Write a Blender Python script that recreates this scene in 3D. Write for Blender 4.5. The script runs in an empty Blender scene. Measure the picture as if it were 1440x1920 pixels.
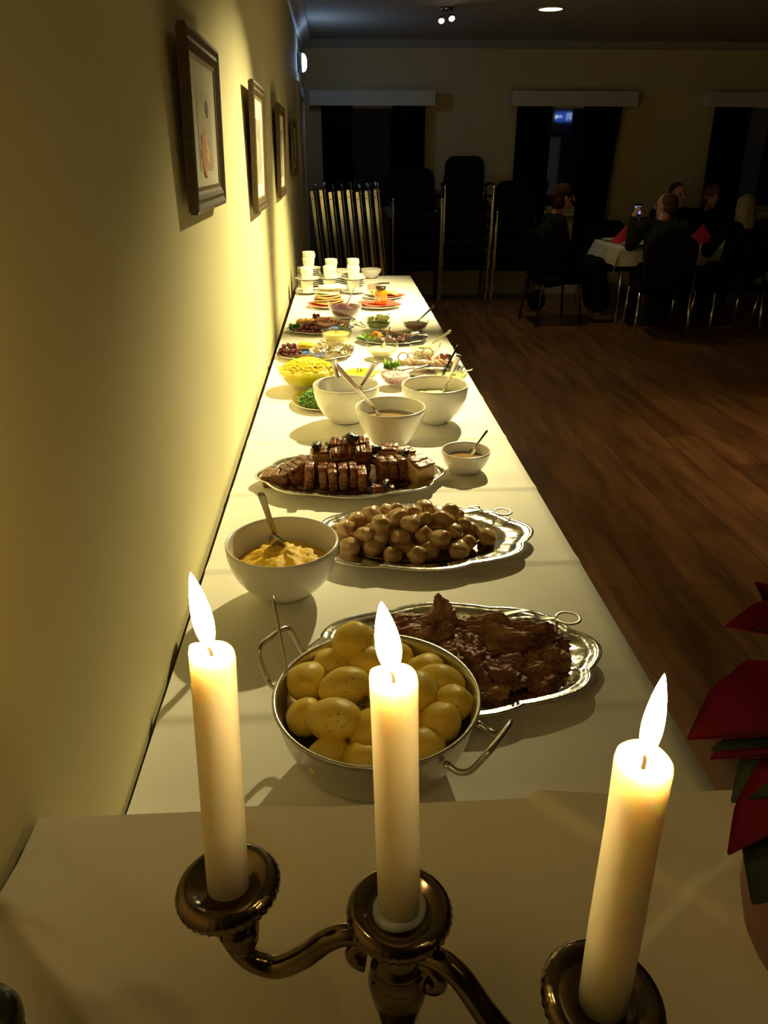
import bpy, bmesh, math, random
from mathutils import Vector, Matrix, noise, Quaternion
random.seed(7)
SC = bpy.context.scene
COL = SC.collection
PI = math.pi

# ------------------------------------------------------------------ camera, world, exposure
cam_d = bpy.data.cameras.new('camera')
cam_d.sensor_fit = 'VERTICAL'; cam_d.sensor_height = 24.0
cam_d.lens = 1420.0 / 1920.0 * 24.0
cam_d.clip_start = 0.02; cam_d.clip_end = 100
cam = bpy.data.objects.new('camera', cam_d); COL.objects.link(cam)
cam.location = (0, 0, 1.52)
cam.rotation_euler = (math.radians(90 - 25.127), 0, math.radians(-3.029))
SC.camera = cam
w = bpy.data.worlds.new('night'); SC.world = w; w.use_nodes = True
w.node_tree.nodes['Background'].inputs[0].default_value = (0.10, 0.16, 0.30, 1)
w.node_tree.nodes['Background'].inputs[1].default_value = 0.004
SC.view_settings.view_transform = 'Standard'
SC.view_settings.look = 'None'
SC.view_settings.gamma = 1
SC.view_settings.use_curve_mapping = False
SC.view_settings.exposure = 0.0
SPOT_COL = (1.0, 0.85, 0.40)
CANDLE_COL = (1.0, 0.63, 0.19)
SPOT_A = 850.0      # buffet lamp, head turned to the near end
SPOT_B = 620.0      # buffet lamp, head turned to the far end
FLAME = 230.0

# ------------------------------------------------------------------ materials
MATS = {}
def mat(name, col, rough=0.5, metal=0.0, col2=None, scale=20.0, bump=0.0, bscale=None, sss=0.0, ssr=(1, .5, .25), sscale=0.01,
        spec=0.5, emit=None, estr=0.0, coat=0.0, detail=3.0, sharp=(0.35, 0.65), stretch=None, trans=0.0):
    if name in MATS: return MATS[name]
    m = bpy.data.materials.new(name); m.use_nodes = True
    nt = m.node_tree; b = nt.nodes['Principled BSDF']
    b.inputs['Base Color'].default_value = (*col, 1)
    b.inputs['Roughness'].default_value = rough
    b.inputs['Metallic'].default_value = metal
    b.inputs['Specular IOR Level'].default_value = spec
    b.inputs['Coat Weight'].default_value = coat
    b.inputs['Coat Roughness'].default_value = 0.12
    if sss:
        b.inputs['Subsurface Weight'].default_value = sss
        b.inputs['Subsurface Radius'].default_value = ssr
        b.inputs['Subsurface Scale'].default_value = sscale
    if trans: b.inputs['Transmission Weight'].default_value = trans
    if emit:
        b.inputs['Emission Color'].default_value = (*emit, 1)
        b.inputs['Emission Strength'].default_value = estr
    vec = None
    if col2 or bump:
        tc = nt.nodes.new('ShaderNodeTexCoord'); mp = nt.nodes.new('ShaderNodeMapping')
        nt.links.new(tc.outputs['Object'], mp.inputs['Vector'])
        if stretch: mp.inputs['Scale'].default_value = stretch
        vec = mp.outputs['Vector']
    if col2:
        n = nt.nodes.new('ShaderNodeTexNoise'); n.inputs['Scale'].default_value = scale; n.inputs['Detail'].default_value = detail
        r = nt.nodes.new('ShaderNodeValToRGB')
        r.color_ramp.elements[0].position = sharp[0]; r.color_ramp.elements[0].color = (*col, 1)
        r.color_ramp.elements[1].position = sharp[1]; r.color_ramp.elements[1].color = (*col2, 1)
        nt.links.new(vec, n.inputs['Vector']); nt.links.new(n.outputs['Fac'], r.inputs['Fac'])
        nt.links.new(r.outputs['Color'], b.inputs['Base Color'])
    if bump:
        n2 = nt.nodes.new('ShaderNodeTexNoise'); n2.inputs['Scale'].default_value = bscale or scale; n2.inputs['Detail'].default_value = 4
        bp = nt.nodes.new('ShaderNodeBump'); bp.inputs['Strength'].default_value = bump; bp.inputs['Distance'].default_value = 0.01
        nt.links.new(vec, n2.inputs['Vector']); nt.links.new(n2.outputs['Fac'], bp.inputs['Height'])
        nt.links.new(bp.outputs['Normal'], b.inputs['Normal'])
    MATS[name] = m
    return m

def glass_mat(name, tint=(0.97, 0.98, 0.96), refl=1.0):
    if name in MATS: return MATS[name]
    m = bpy.data.materials.new(name); m.use_nodes = True
    nt = m.node_tree; nt.nodes.clear()
    out = nt.nodes.new('ShaderNodeOutputMaterial'); mix = nt.nodes.new('ShaderNodeMixShader')
    tr = nt.nodes.new('ShaderNodeBsdfTransparent'); tr.inputs[0].default_value = (*tint, 1)
    gl = nt.nodes.new('ShaderNodeBsdfGlossy'); gl.inputs['Roughness'].default_value = 0.03
    lw = nt.nodes.new('ShaderNodeLayerWeight'); lw.inputs[0].default_value = 0.5
    pw = nt.nodes.new('ShaderNodeMath'); pw.operation = 'POWER'; pw.inputs[1].default_value = 3.5
    mu = nt.nodes.new('ShaderNodeMath'); mu.operation = 'MULTIPLY_ADD'; mu.inputs[1].default_value = 0.85 * refl; mu.inputs[2].default_value = 0.035 * refl; mu.use_clamp = True
    nt.links.new(lw.outputs['Facing'], pw.inputs[0]); nt.links.new(pw.outputs[0], mu.inputs[0]); nt.links.new(mu.outputs[0], mix.inputs[0])
    nt.links.new(tr.outputs[0], mix.inputs[1]); nt.links.new(gl.outputs[0], mix.inputs[2])
    nt.links.new(mix.outputs[0], out.inputs[0])
    MATS[name] = m
    return m

def floor_mat():
    m = bpy.data.materials.new('oak_laminate'); m.use_nodes = True
    nt = m.node_tree; b = nt.nodes['Principled BSDF']
    tc = nt.nodes.new('ShaderNodeTexCoord'); mp = nt.nodes.new('ShaderNodeMapping')
    mp.inputs['Rotation'].default_value = (0, 0, PI / 2)
    nt.links.new(tc.outputs['Object'], mp.inputs['Vector'])
    br = nt.nodes.new('ShaderNodeTexBrick')
    br.offset = 0.37; br.inputs['Scale'].default_value = 1.0
    br.inputs['Brick Width'].default_value = 1.25; br.inputs['Row Height'].default_value = 0.19
    br.inputs['Mortar Size'].default_value = 0.0015; br.inputs['Bias'].default_value = 0.0
    br.inputs['Color1'].default_value = (0.19, 0.085, 0.033, 1); br.inputs['Color2'].default_value = (0.31, 0.15, 0.06, 1)
    br.inputs['Mortar'].default_value = (0.05, 0.025, 0.012, 1)
    nt.links.new(mp.outputs[0], br.inputs['Vector'])
    mp2 = nt.nodes.new('ShaderNodeMapping'); mp2.inputs['Scale'].default_value = (9.0, 1.1, 1)
    nt.links.new(tc.outputs['Object'], mp2.inputs['Vector'])
    n = nt.nodes.new('ShaderNodeTexNoise'); n.inputs['Scale'].default_value = 1.6; n.inputs['Detail'].default_value = 6; n.inputs['Roughness'].default_value = .6
    nt.links.new(mp2.outputs[0], n.inputs['Vector'])
    rp = nt.nodes.new('ShaderNodeValToRGB')
    rp.color_ramp.elements[0].position = .35; rp.color_ramp.elements[0].color = (.45, .42, .40, 1)
    rp.color_ramp.elements[1].position = .68; rp.color_ramp.elements[1].color = (1.1, 1.08, 1.05, 1)
    nt.links.new(n.outputs['Fac'], rp.inputs['Fac'])
    mx = nt.nodes.new('ShaderNodeMix'); mx.data_type = 'RGBA'; mx.blend_type = 'MULTIPLY'; mx.inputs[0].default_value = 1
    nt.links.new(br.outputs['Color'], mx.inputs[6]); nt.links.new(rp.outputs['Color'], mx.inputs[7])
    nt.links.new(mx.outputs[2], b.inputs['Base Color'])
    b.inputs['Roughness'].default_value = 0.33
    return m

PAINT = mat('yellow_wall_paint', (0.72, 0.655, 0.38), 0.75, col2=(0.69, 0.625, 0.355), scale=3, bump=0.05, bscale=180)
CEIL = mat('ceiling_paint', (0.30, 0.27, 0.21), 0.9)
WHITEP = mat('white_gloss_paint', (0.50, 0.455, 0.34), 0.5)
PAPER = mat('white_paper_cloth', (0.84, 0.81, 0.74), 0.8, col2=(0.80, 0.77, 0.70), scale=6, bump=0.025, bscale=500)
LINEN = mat('white_linen', (0.66, 0.62, 0.52), 0.9, bump=0.1, bscale=300)
CHINA = mat('white_china', (0.80, 0.78, 0.72), 0.18, spec=0.5, coat=0.3)
STEEL = mat('brushed_steel', (0.60, 0.57, 0.52), 0.28, 1.0, bump=0.05, bscale=160, stretch=(1, 1, 12))
SILVER = mat('polished_silver', (0.74, 0.71, 0.65), 0.16, 1.0, bump=0.12, bscale=60)
CUTLERY = mat('polished_cutlery', (0.74, 0.71, 0.66), 0.36, 1.0)
DARKSILVER = mat('tarnished_silver', (0.24, 0.195, 0.145), 0.14, 1.0, col2=(0.15, 0.115, 0.08), scale=40)
CHROME = mat('chrome', (0.78, 0.76, 0.70), 0.2, 1.0)
WAX = mat('candle_wax', (0.92, 0.86, 0.78), 0.45, sss=1.0, ssr=(1.0, 0.66, 0.42), sscale=0.030)
WICK = mat('burnt_wick', (0.03, 0.02, 0.015), 0.9)
BLACKFAB = mat('black_upholstery', (0.008, 0.0075, 0.007), 0.9, spec=.08, bump=0.2, bscale=250)
DARKCURT = mat('dark_green_curtain', (0.006, 0.008, 0.006), 0.95, spec=.05)
GLASS = glass_mat('clear_glass')
PANE = glass_mat('window_glass', (0.85, 0.9, 0.9), 1.6)
FLOORM = floor_mat()

# ------------------------------------------------------------------ mesh helpers
def lathe(prof, n=32, mod=None):
    V, F = [], []
    rings = []
    for i, (r, z) in enumerate(prof):
        if r < 1e-6:
            rings.append([len(V)]); V.append((0, 0, z)); continue
        ring = []
        for k in range(n):
            a = 2 * PI * k / n
            rr, zz = (r, z) if mod is None else mod(a, i, r, z)
            ring.append(len(V)); V.append((rr * math.cos(a), rr * math.sin(a), zz))
        rings.append(ring)
    for a, b in zip(rings, rings[1:]):
        if len(a) == 1 and len(b) == 1: continue
        for k in range(n):
            k2 = (k + 1) % n
            if len(a) == 1: F.append((a[0], b[k2], b[k]))
            elif len(b) == 1: F.append((a[k], a[k2], b[0]))
            else: F.append((a[k], a[k2], b[k2], b[k]))
    return V, F

def sweep(path, wid, thk=None, n=10, up=(0, 0, 1), cap=True):
    """tube of elliptic section along a path; wid/thk are half sizes, single or per point"""
    P = [Vector(p) for p in path]; m = len(P)
    W = wid if isinstance(wid, (list, tuple)) else [wid] * m
    T = W if thk is None else (thk if isinstance(thk, (list, tuple)) else [thk] * m)
    V, F = [], []
    side = None
    for i in range(m):
        t = (P[min(i + 1, m - 1)] - P[max(i - 1, 0)]).normalized()
        if side is None:
            side = t.cross(Vector(up))
            if side.length < 1e-3: side = t.cross(Vector((1, 0, 0)))
        side = (side - t * side.dot(t)).normalized()
        nn = side.cross(t).normalized()
        for k in range(n):
            a = 2 * PI * k / n
            V.append(tuple(P[i] + side * (W[i] * math.cos(a)) + nn * (T[i] * math.sin(a))))
    for i in range(m - 1):
        for k in range(n):
            k2 = (k + 1) % n
            F.append((i * n + k, i * n + k2, (i + 1) * n + k2, (i + 1) * n + k))
    if cap:
        F.append(tuple(range(n - 1, -1, -1))); F.append(tuple((m - 1) * n + k for k in range(n)))
    return V, F

def smooth_path(pts, n=8):
    P = [Vector(p) for p in pts]; out = []
    for i in range(len(P) - 1):
        p0 = P[max(i - 1, 0)]; p1 = P[i]; p2 = P[i + 1]; p3 = P[min(i + 2, len(P) - 1)]
        for k in range(n):
            t = k / n
            out.append(0.5 * ((2 * p1) + (p2 - p0) * t + (2 * p0 - 5 * p1 + 4 * p2 - p3) * t * t + (3 * p1 - p0 - 3 * p2 + p3) * t ** 3))
    out.append(P[-1])
    return out

def box(x0, x1, y0, y1, z0, z1):
    V = [(x0, y0, z0), (x1, y0, z0), (x1, y1, z0), (x0, y1, z0), (x0, y0, z1), (x1, y0, z1), (x1, y1, z1), (x0, y1, z1)]
    F = [(0, 3, 2, 1), (4, 5, 6, 7), (0, 1, 5, 4), (1, 2, 6, 5), (2, 3, 7, 6), (3, 0, 4, 7)]
    return V, F

def rbox(sx, sy, sz, r, seg=3, cz=0.0):
    """rounded box centred on x, y with its middle at cz"""
    bm = bmesh.new(); bmesh.ops.create_cube(bm, size=1)
    for v in bm.verts: v.co = Vector((v.co.x * sx, v.co.y * sy, v.co.z * sz + cz))
    bmesh.ops.bevel(bm, geom=list(bm.edges), offset=r, segments=seg, affect='EDGES', profile=0.5)
    bm.verts.index_update()
    V = [tuple(v.co) for v in bm.verts]; F = [tuple(v.index for v in f.verts) for f in bm.faces]
    bm.free(); return V, F

def joinm(*parts):
    V, F = [], []
    for v, f in parts:
        o = len(V); V += list(v); F += [tuple(i + o for i in q) for q in f]
    return V, F

def xf(m, mt):
    v, f = m
    return [tuple(mt @ Vector(p)) for p in v], f

def blob(rx, ry, rz, amp=0.0, freq=3.0, seed=0, sub=3, amp2=0.0, freq2=9.0):
    bm = bmesh.new(); bmesh.ops.create_icosphere(bm, subdivisions=sub, radius=1)
    off = Vector((seed * 3.17, seed * 1.31, seed * 7.77))
    V = []
    for v in bm.verts:
        c = v.co.copy()
        d = 1 + amp * noise.noise(c * freq + off) + (amp2 * noise.noise(c * freq2 + off) if amp2 else 0)
        V.append((c.x * rx * d, c.y * ry * d, c.z * rz * d))
    bm.verts.index_update()
    F = [tuple(v.index for v in f.verts) for f in bm.faces]
    bm.free(); return V, F

def mesh_of(name, m, material, smooth=True):
    me = bpy.data.meshes.new(name)
    me.from_pydata([tuple(p) for p in m[0]], [], [tuple(f) for f in m[1]])
    if material: me.materials.append(material)
    if smooth and len(me.polygons):
        me.polygons.foreach_set('use_smooth', [True] * len(me.polygons))
    me.update()
    return me

def obj(name, m, material=None, parent=None, smooth=True, loc=None, rot=None, scale=None):
    me = m if isinstance(m, bpy.types.Mesh) else mesh_of(name, m, material, smooth)
    o = bpy.data.objects.new(name, me); COL.objects.link(o)
    if parent: o.parent = parent
    if loc is not None: o.location = loc
    if rot is not None: o.rotation_euler = rot
    if scale is not None: o.scale = scale
    return o

def tag(o, label=None, cat=None, group=None, kind=None):
    if label: o['label'] = label
    if cat: o['category'] = cat
    if group: o['group'] = group
    if kind: o['kind'] = kind
    return o

def thing(name, label, cat, loc=(0, 0, 0), rotz=0.0, group=None):
    o = bpy.data.objects.new(name, None); COL.objects.link(o)
    o.empty_display_size = 0.05
    o.location = loc; o.rotation_euler = (0, 0, rotz)
    return tag(o, label, cat, group)

def struct(name, m, material, parent=None, smooth=False, label=None):
    o = obj(name, m, material, parent, smooth)
    if not parent: o['kind'] = 'structure'
    if label: o['label'] = label
    return o

def dup(root, loc=None, rot=None, label=None, group=None, scale=None):
    def cp(o, par):
        c = o.copy(); COL.objects.link(c); c.parent = par
        for ch in [x for x in KIDS.get(o.name, [])]: cp(ch, c)
        return c
    KIDS = {}
    for x in COL.objects:
        if x.parent: KIDS.setdefault(x.parent.name, []).append(x)
    r = cp(root, None)
    if loc is not None: r.location = loc
    if rot is not None: r.rotation_euler = rot
    if scale is not None: r.scale = scale
    if label: r['label'] = label
    if group: r['group'] = group
    return r

def spot(name, loc, target, power, size, blend, parent=None, col=SPOT_COL, radius=0.025):
    d = bpy.data.lights.new(name, 'SPOT'); d.energy = power; d.color = col; d.spot_size = math.radians(size); d.spot_blend = blend
    d.shadow_soft_size = radius
    o = bpy.data.objects.new(name, d); COL.objects.link(o)
    o.location = loc
    o.rotation_euler = (Vector(target) - Vector(loc)).to_track_quat('-Z', 'Y').to_euler()
    return o

# ------------------------------------------------------------------ the room
YB, YR, XR, ZC = 9.45, -3.5, 7.6, 2.65
def xw(y): return -0.305 - 0.0085 * (y - 0.7)      # face of the picture wall
T = 0.74            # buffet table top
TN = 0.96           # near, taller table top

def build_room():
    struct('floor', box(-0.6, XR + .1, YR - .1, YB + .2, -0.1, 0.0), FLOORM)
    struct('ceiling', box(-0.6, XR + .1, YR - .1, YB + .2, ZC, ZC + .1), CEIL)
    V = [(xw(YR), YR, 0), (xw(YB), YB, 0), (xw(YB), YB, ZC), (xw(YR), YR, ZC), (-.6, YR, 0), (-.6, YB, 0), (-.6, YB, ZC), (-.6, YR, ZC)]
    struct('wall_left', (V, [(0, 3, 2, 1), (4, 5, 6, 7), (0, 1, 5, 4), (1, 2, 6, 5), (2, 3, 7, 6), (3, 0, 4, 7)]), PAINT)
    struct('wall_right', box(XR, XR + .1, YR, YB, 0, ZC), PAINT)
    struct('wall_rear', box(-.6, XR, YR - .1, YR, 0, ZC), PAINT)
    # back wall with three window openings
    wins = [(-0.05, 0.84), (2.12, 3.00), (4.36, 5.24)]
    z0, z1 = 0.93, 2.06
    cuts = [-.6] + [v for a in wins for v in a] + [XR]
    m = []
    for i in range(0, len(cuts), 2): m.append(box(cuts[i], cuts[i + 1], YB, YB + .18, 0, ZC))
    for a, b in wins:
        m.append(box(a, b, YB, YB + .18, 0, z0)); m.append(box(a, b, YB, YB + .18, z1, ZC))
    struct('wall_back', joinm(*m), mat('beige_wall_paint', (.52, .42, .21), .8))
    for i, (a, b) in enumerate(wins):
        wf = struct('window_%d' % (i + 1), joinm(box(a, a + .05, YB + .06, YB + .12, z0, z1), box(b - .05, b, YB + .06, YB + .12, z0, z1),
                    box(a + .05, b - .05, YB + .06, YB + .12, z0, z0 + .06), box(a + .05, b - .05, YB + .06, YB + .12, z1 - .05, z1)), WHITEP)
        obj('pane', box(a + .05, b - .05, YB + .085, YB + .091, z0 + .06, z1 - .05), PANE, wf, smooth=False)
        obj('window_sill', box(a - .04, b + .04, YB - .085, YB + .06, z0 - .03, z0), WHITEP, wf, smooth=False)
    # night beyond the glass
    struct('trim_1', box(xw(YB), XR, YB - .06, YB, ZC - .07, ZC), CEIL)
    Vc = []
    for y in (YR, YB):
        x = xw(y); Vc += [(x, y, ZC - .11), (x + .02, y, ZC - .11), (x + .05, y, ZC - .06), (x + .10, y, ZC - .02), (x + .10, y, ZC), (x, y, ZC)]
    struct('trim_2', (Vc, [(0, 1, 7, 6), (1, 2, 8, 7), (2, 3, 9, 8), (3, 4, 10, 9), (4, 5, 11, 10), (5, 0, 6, 11), (5, 4, 3, 2, 1, 0), (6, 7, 8, 9, 10, 11)]),
           mat('cornice_paint', (0.55, 0.53, 0.46), 0.5))
    struct('baseboard_back', box(xw(YB), XR, YB - .018, YB, 0, .13), WHITEP)
    Vb = []
    for y in (YR, 7.25):
        x = xw(y); Vb += [(x, y, 0), (x + .015, y, 0), (x + .015, y, .12), (x, y, .12)]
    struct('baseboard_left', (Vb, [(0, 1, 5, 4), (1, 2, 6, 5), (2, 3, 7, 6), (3, 0, 4, 7), (3, 2, 1, 0), (4, 5, 6, 7)]), WHITEP)
    # door in the picture wall, far end, seen edge-on
    xd = xw(8.0)
    d = struct('door_1', box(xd - .01, xd + .012, 7.42, 8.38, 0.005, 2.02), WHITEP)
    obj('door_casing', box(xd - .01, xd + .035, 7.32, 7.42, 0, 2.10), WHITEP, d, False)
    obj('door_casing', box(xd - .01, xd + .035, 8.38, 8.48, 0, 2.10), WHITEP, d, False)
    obj('door_casing', box(xd - .01, xd + .035, 7.42, 8.38, 2.02, 2.10), WHITEP, d, False)
    obj('door_handle', sweep([(xd + .012, 7.52, 1.03), (xd + .05, 7.52, 1.03), (xd + .055, 7.55, 1.03), (xd + .055, 7.64, 1.03)], .009), mat('brass', (.45, .25, .12), .3, 1), d)
    # glazed double door behind the camera: it shows only as a reflection in the far window
    LITDOOR = mat('lit_hall_glass', (0.2, 0.2, 0.2), 0.4, emit=(0.55, 0.62, 0.6), estr=0.16)
    d2 = struct('door_2', joinm(box(5.45, 5.55, YR, YR + .05, 0, 2.1), box(6.7, 6.8, YR, YR + .05, 0, 2.1), box(5.55, 6.7, YR, YR + .05, 2.0, 2.1),
                box(5.55, 6.7, YR, YR + .04, 0, .45), box(5.98, 6.28, YR, YR + .04, .45, 2.0), box(5.55, 5.66, YR, YR + .04, .45, 2.0), box(6.60, 6.7, YR, YR + .04, .45, 2.0)), mat('dark_door', (.05, .04, .03), .5))
    for a, b in ((5.66, 5.98), (6.28, 6.60)):
        obj('pane', box(a, b, YR + .01, YR + .02, .45, 2.0), LITDOOR, d2, False)

build_room()

def curtains():
    spans = [((-0.19, 0.15), (0.59, 0.945), 'folded tables'), ((1.96, 2.35), (2.70, 3.13), 'woman in profile'), ((4.18, 4.60), (5.05, 5.46), 'long-haired guests')]
    valx = [(-0.315, 1.045), (1.885, 3.275), (4.09, 5.55)]
    which = ['first', 'second', 'third']
    for i, (L, R, near) in enumerate(spans):
        v = thing('pelmet', ['white pelmet box over the window behind the folded tables', 'white pelmet box over the window with the blue sign reflection',
                             'white pelmet box over the window behind the long-haired guests'][i], 'pelmet', (0, YB, 0), 0, 'pelmets on the back wall')
        a, b = valx[i]
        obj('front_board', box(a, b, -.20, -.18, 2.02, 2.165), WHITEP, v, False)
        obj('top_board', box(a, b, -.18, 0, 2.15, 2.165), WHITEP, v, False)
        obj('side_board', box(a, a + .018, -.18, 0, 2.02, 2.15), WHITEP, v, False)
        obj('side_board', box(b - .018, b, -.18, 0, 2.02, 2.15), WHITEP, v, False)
        for s, (a, b) in enumerate((L, R)):
            V, F = [], []
            n = 60; rows = 10; zb = 0.34
            for j in range(rows + 1):
                z = 2.10 + (zb - 2.10) * j / rows
                for k in range(n + 1):
                    t = k / n
                    x = a + (b - a) * t
                    if i == 1 and s == 1: x += -0.10 * t * (j / rows)
                    if i == 2 and s == 0: x += 0.02 * (j / rows)
                    y = YB - .142 + .026 * math.sin(t * 2 * PI * 6.5) + .01 * math.sin(t * 31 + j * .6)
                    V.append((x, y, z))
            m = n + 1
            for j in range(rows):
                for k in range(n): F.append((j * m + k, j * m + k + 1, (j + 1) * m + k + 1, (j + 1) * m + k))
            V2 = [(x, y + .006, z) for x, y, z in V]; o = len(V)
            F2 = [tuple(q + o for q in reversed(f)) for f in F]
            E = []
            for j in range(rows):
                for k, rev in ((0, 0), (n, 1)):
                    q = (j * m + k, (j + 1) * m + k, (j + 1) * m + k + o, j * m + k + o); E.append(q[::-1] if rev else q)
            c = obj('curtain', (V + V2, F + F2 + E), DARKCURT)
            tag(c, 'dark pleated curtain at the %s side of the window behind the %s' % (('left', 'right')[s], near), 'curtain', 'dark window curtains')
curtains()

# ------------------------------------------------------------------ lamps
HOT = mat('lit_halogen', (1, 1, 1), .5, emit=(1.0, 0.88, 0.6), estr=30)
LAMPM = mat('lamp_metal', (.35, .33, .3), .3, 1)
def twin_lamp(x, y, targets, powers, sizes, label, blend=0.35):
    t = thing('ceiling_spotlight', label, 'ceiling lamp', (x, y, ZC), 0, 'twin-headed ceiling spotlights')
    obj('base_plate', lathe([(0, 0), (.055, 0), (.055, -.018), (.045, -.025), (0, -.025)], 28), LAMPM, t)
    for k, (tg, pw, sz) in enumerate(zip(targets, powers, sizes)):
        dx, dy = ((-.035, .06), (.035, -.06))[k]
        c = Vector((dx, dy, -.075)); d = (Vector(tg) - Vector((x, y, ZC)) - c).normalized()
        q = d.to_track_quat('Z', 'Y').to_matrix().to_4x4(); q.translation = c
        h = obj('lamp_head', xf(lathe([(0, -.03), (.014, -.03), (.022, -.015), (.028, .02), (.028, .028), (.025, .028), (.024, .018), (0, .016)], 24), q), LAMPM, t)
        obj('bulb_face', xf(lathe([(0, .019), (.022, .019), (.022, .0215), (0, .0225)], 20), q), HOT, h)
        obj('arm', sweep([(dx * .3, dy * .3, -.02), (dx, dy, -.05), tuple(c - d * .022)], .005), LAMPM, t)
        p = Vector((x, y, ZC)) + c + d * .035
        spot('halogen_beam', p, tg, pw, sz, blend)
twin_lamp(0.95, 4.05, [(-0.12, 2.62, 0.80), (-0.02, 4.70, 0.60)], [SPOT_A, SPOT_B], [56, 56], 'twin-headed ceiling spotlight over the buffet, lamps turned to the table', 1.0)
twin_lamp(0.92, 7.48, [(0.75, 4.6, 0.0), (1.25, 4.4, 0.0)], [14, 14], [80, 80], 'bright twin-headed halogen spotlight on the ceiling beside the round downlight', 0.8)

def downlight(x, y, label, power, size=120, col=SPOT_COL):
    t = thing('recessed_downlight', label, 'ceiling lamp', (x, y, ZC), 0, 'round ceiling downlights')
    obj('trim_ring', lathe([(.10, 0), (.112, 0), (.112, -.006), (.10, -.010), (.098, 0)], 40), WHITEP, t)
    obj('diffuser', lathe([(0, -.0005), (.099, -.0005), (.099, -.005), (0, -.008)], 40), mat('lit_diffuser', (1, 1, 1), .5, emit=(1.0, .9, .62), estr=5), t)
    spot('downlight_beam', (x, y, ZC - .02), (x, y, 0), power, size, 1.0, radius=.08, col=col)
downlight(1.80, 7.48, 'round glowing downlight in the ceiling to the right of the twin spotlight', 24, 130)
downlight(2.6, 3.6, 'added out-of-view ceiling downlight that brightens the open floor', 85, 75, (1.0, .72, .36))  # added lamp out of view, warms and brightens the floor beside the buffet

def bulkhead():
    y = 8.05; x = xw(y)
    t = thing('emergency_lamp', 'round blue-white emergency lamp glowing on the wall above the door', 'wall lamp', (x, y, 2.30))
    R = Matrix.Rotation(PI / 2, 4, 'Y')
    obj('housing', xf(lathe([(0, 0), (.078, 0), (.082, .01), (.082, .04), (.074, .045), (0, .045)], 32), R), mat('grey_housing', (.25, .26, .28), .5), t)
    obj('dome', xf(lathe([(.070, .0455), (.075, .055), (.062, .072), (.035, .083), (0, .086), ], 32), R), mat('cool_lit_dome', (1, 1, 1), .4, emit=(.34, .56, 1.0), estr=48), t)
bulkhead()
def exit_sign():
    t = thing('exit_sign', 'lit blue exit sign above the door, seen mirrored in the window', 'sign', (6.02, YR, 2.36))
    obj('housing', box(-.25, .25, 0, .05, 0, .26), mat('sign_housing', (.1, .1, .1), .5), t, False)
    obj('lit_panel', box(-.24, .24, .05, .058, .01, .25), mat('blue_lit_panel', (0, 0, 0), .5, emit=(.05, .16, 1.0), estr=3.5), t, False)
    W = mat('white_lit_mark', (1, 1, 1), .5, emit=(.6, .8, 1), estr=9)
    obj('arrow_mark', joinm(box(-.22, -.06, .058, .061, .115, .145), box(-.25, -.20, .058, .061, .09, .17)), W, t, False)
    obj('door_mark', joinm(box(.06, .08, .058, .061, .04, .21), box(.2, .22, .058, .061, .04, .21), box(.08, .2, .058, .061, .19, .21)), W, t, False)
    obj('figure_mark', joinm(box(.12, .16, .058, .061, .08, .15), box(.125, .155, .058, .061, .155, .18)), W, t, False)
exit_sign()
# ------------------------------------------------------------------ tables and cloths
DARKWOOD = mat('table_wood', (.16, .09, .05), .5)
def cloth_grid(x0, x1, y0, y1, z, drops, fn, nx, ny, thick=.0012):
    """cloth: flat top with sides dropped (left, right, front, back); fn(x, y) gives fold height"""
    xs = [x0 + (x1 - x0) * i / nx for i in range(nx + 1)]
    ys = [y0 + (y1 - y0) * i / ny for i in range(ny + 1)]
    dl, dr, df, db = drops
    xs = sorted(xs + [x0 + .003, x1 - .003]); ys = sorted(ys + [y0 + .003, y1 - .003])
    xs = ([x0 - .001] if dl else []) + xs + ([x1 + .001] if dr else [])
    ys = ([y0 - .001] if df else []) + ys + ([y1 + .001] if db else [])
    V, F = [], []
    for j, y in enumerate(ys):
        for i, x in enumerate(xs):
            zz = z + fn(min(max(x, x0), x1), min(max(y, y0), y1))
            xx, yy = x, y
            if x < x0: zz = z - dl; xx = x - .012 + .008 * math.sin(y * 14)
            if x > x1: zz = z - dr; xx = x + .001 - .002 * (1 + math.sin(y * 9))
            if y < y0: zz = z - df; yy = y - .010 - .006 * math.sin(x * 14)
            if y > y1: zz = z - db; yy = y + .010 + .006 * math.sin(x * 14)
            V.append((xx, yy, zz))
    m = len(xs)
    for j in range(len(ys) - 1):
        for i in range(m - 1): F.append((j * m + i, j * m + i + 1, (j + 1) * m + i + 1, (j + 1) * m + i))
    return V, F

def table(name, label, x0, x1, y0, y1, top, th=.03, legs=((.06, .06),), legm=None):
    t = thing(name, label, 'table', ((x0 + x1) / 2, (y0 + y1) / 2, 0))
    hx, hy = (x1 - x0) / 2, (y1 - y0) / 2
    obj('table_top', box(-hx, hx, -hy, hy, top - th, top), DARKWOOD, t, False)
    for sx in (-1, 1):
        for sy in (-1, 1):
            px, py = sx * (hx - .06), sy * (hy - .08)
            obj('leg', sweep([(px, py, 0), (px, py, top - th)], .016), legm or CHROME, t)
    return t

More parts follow.
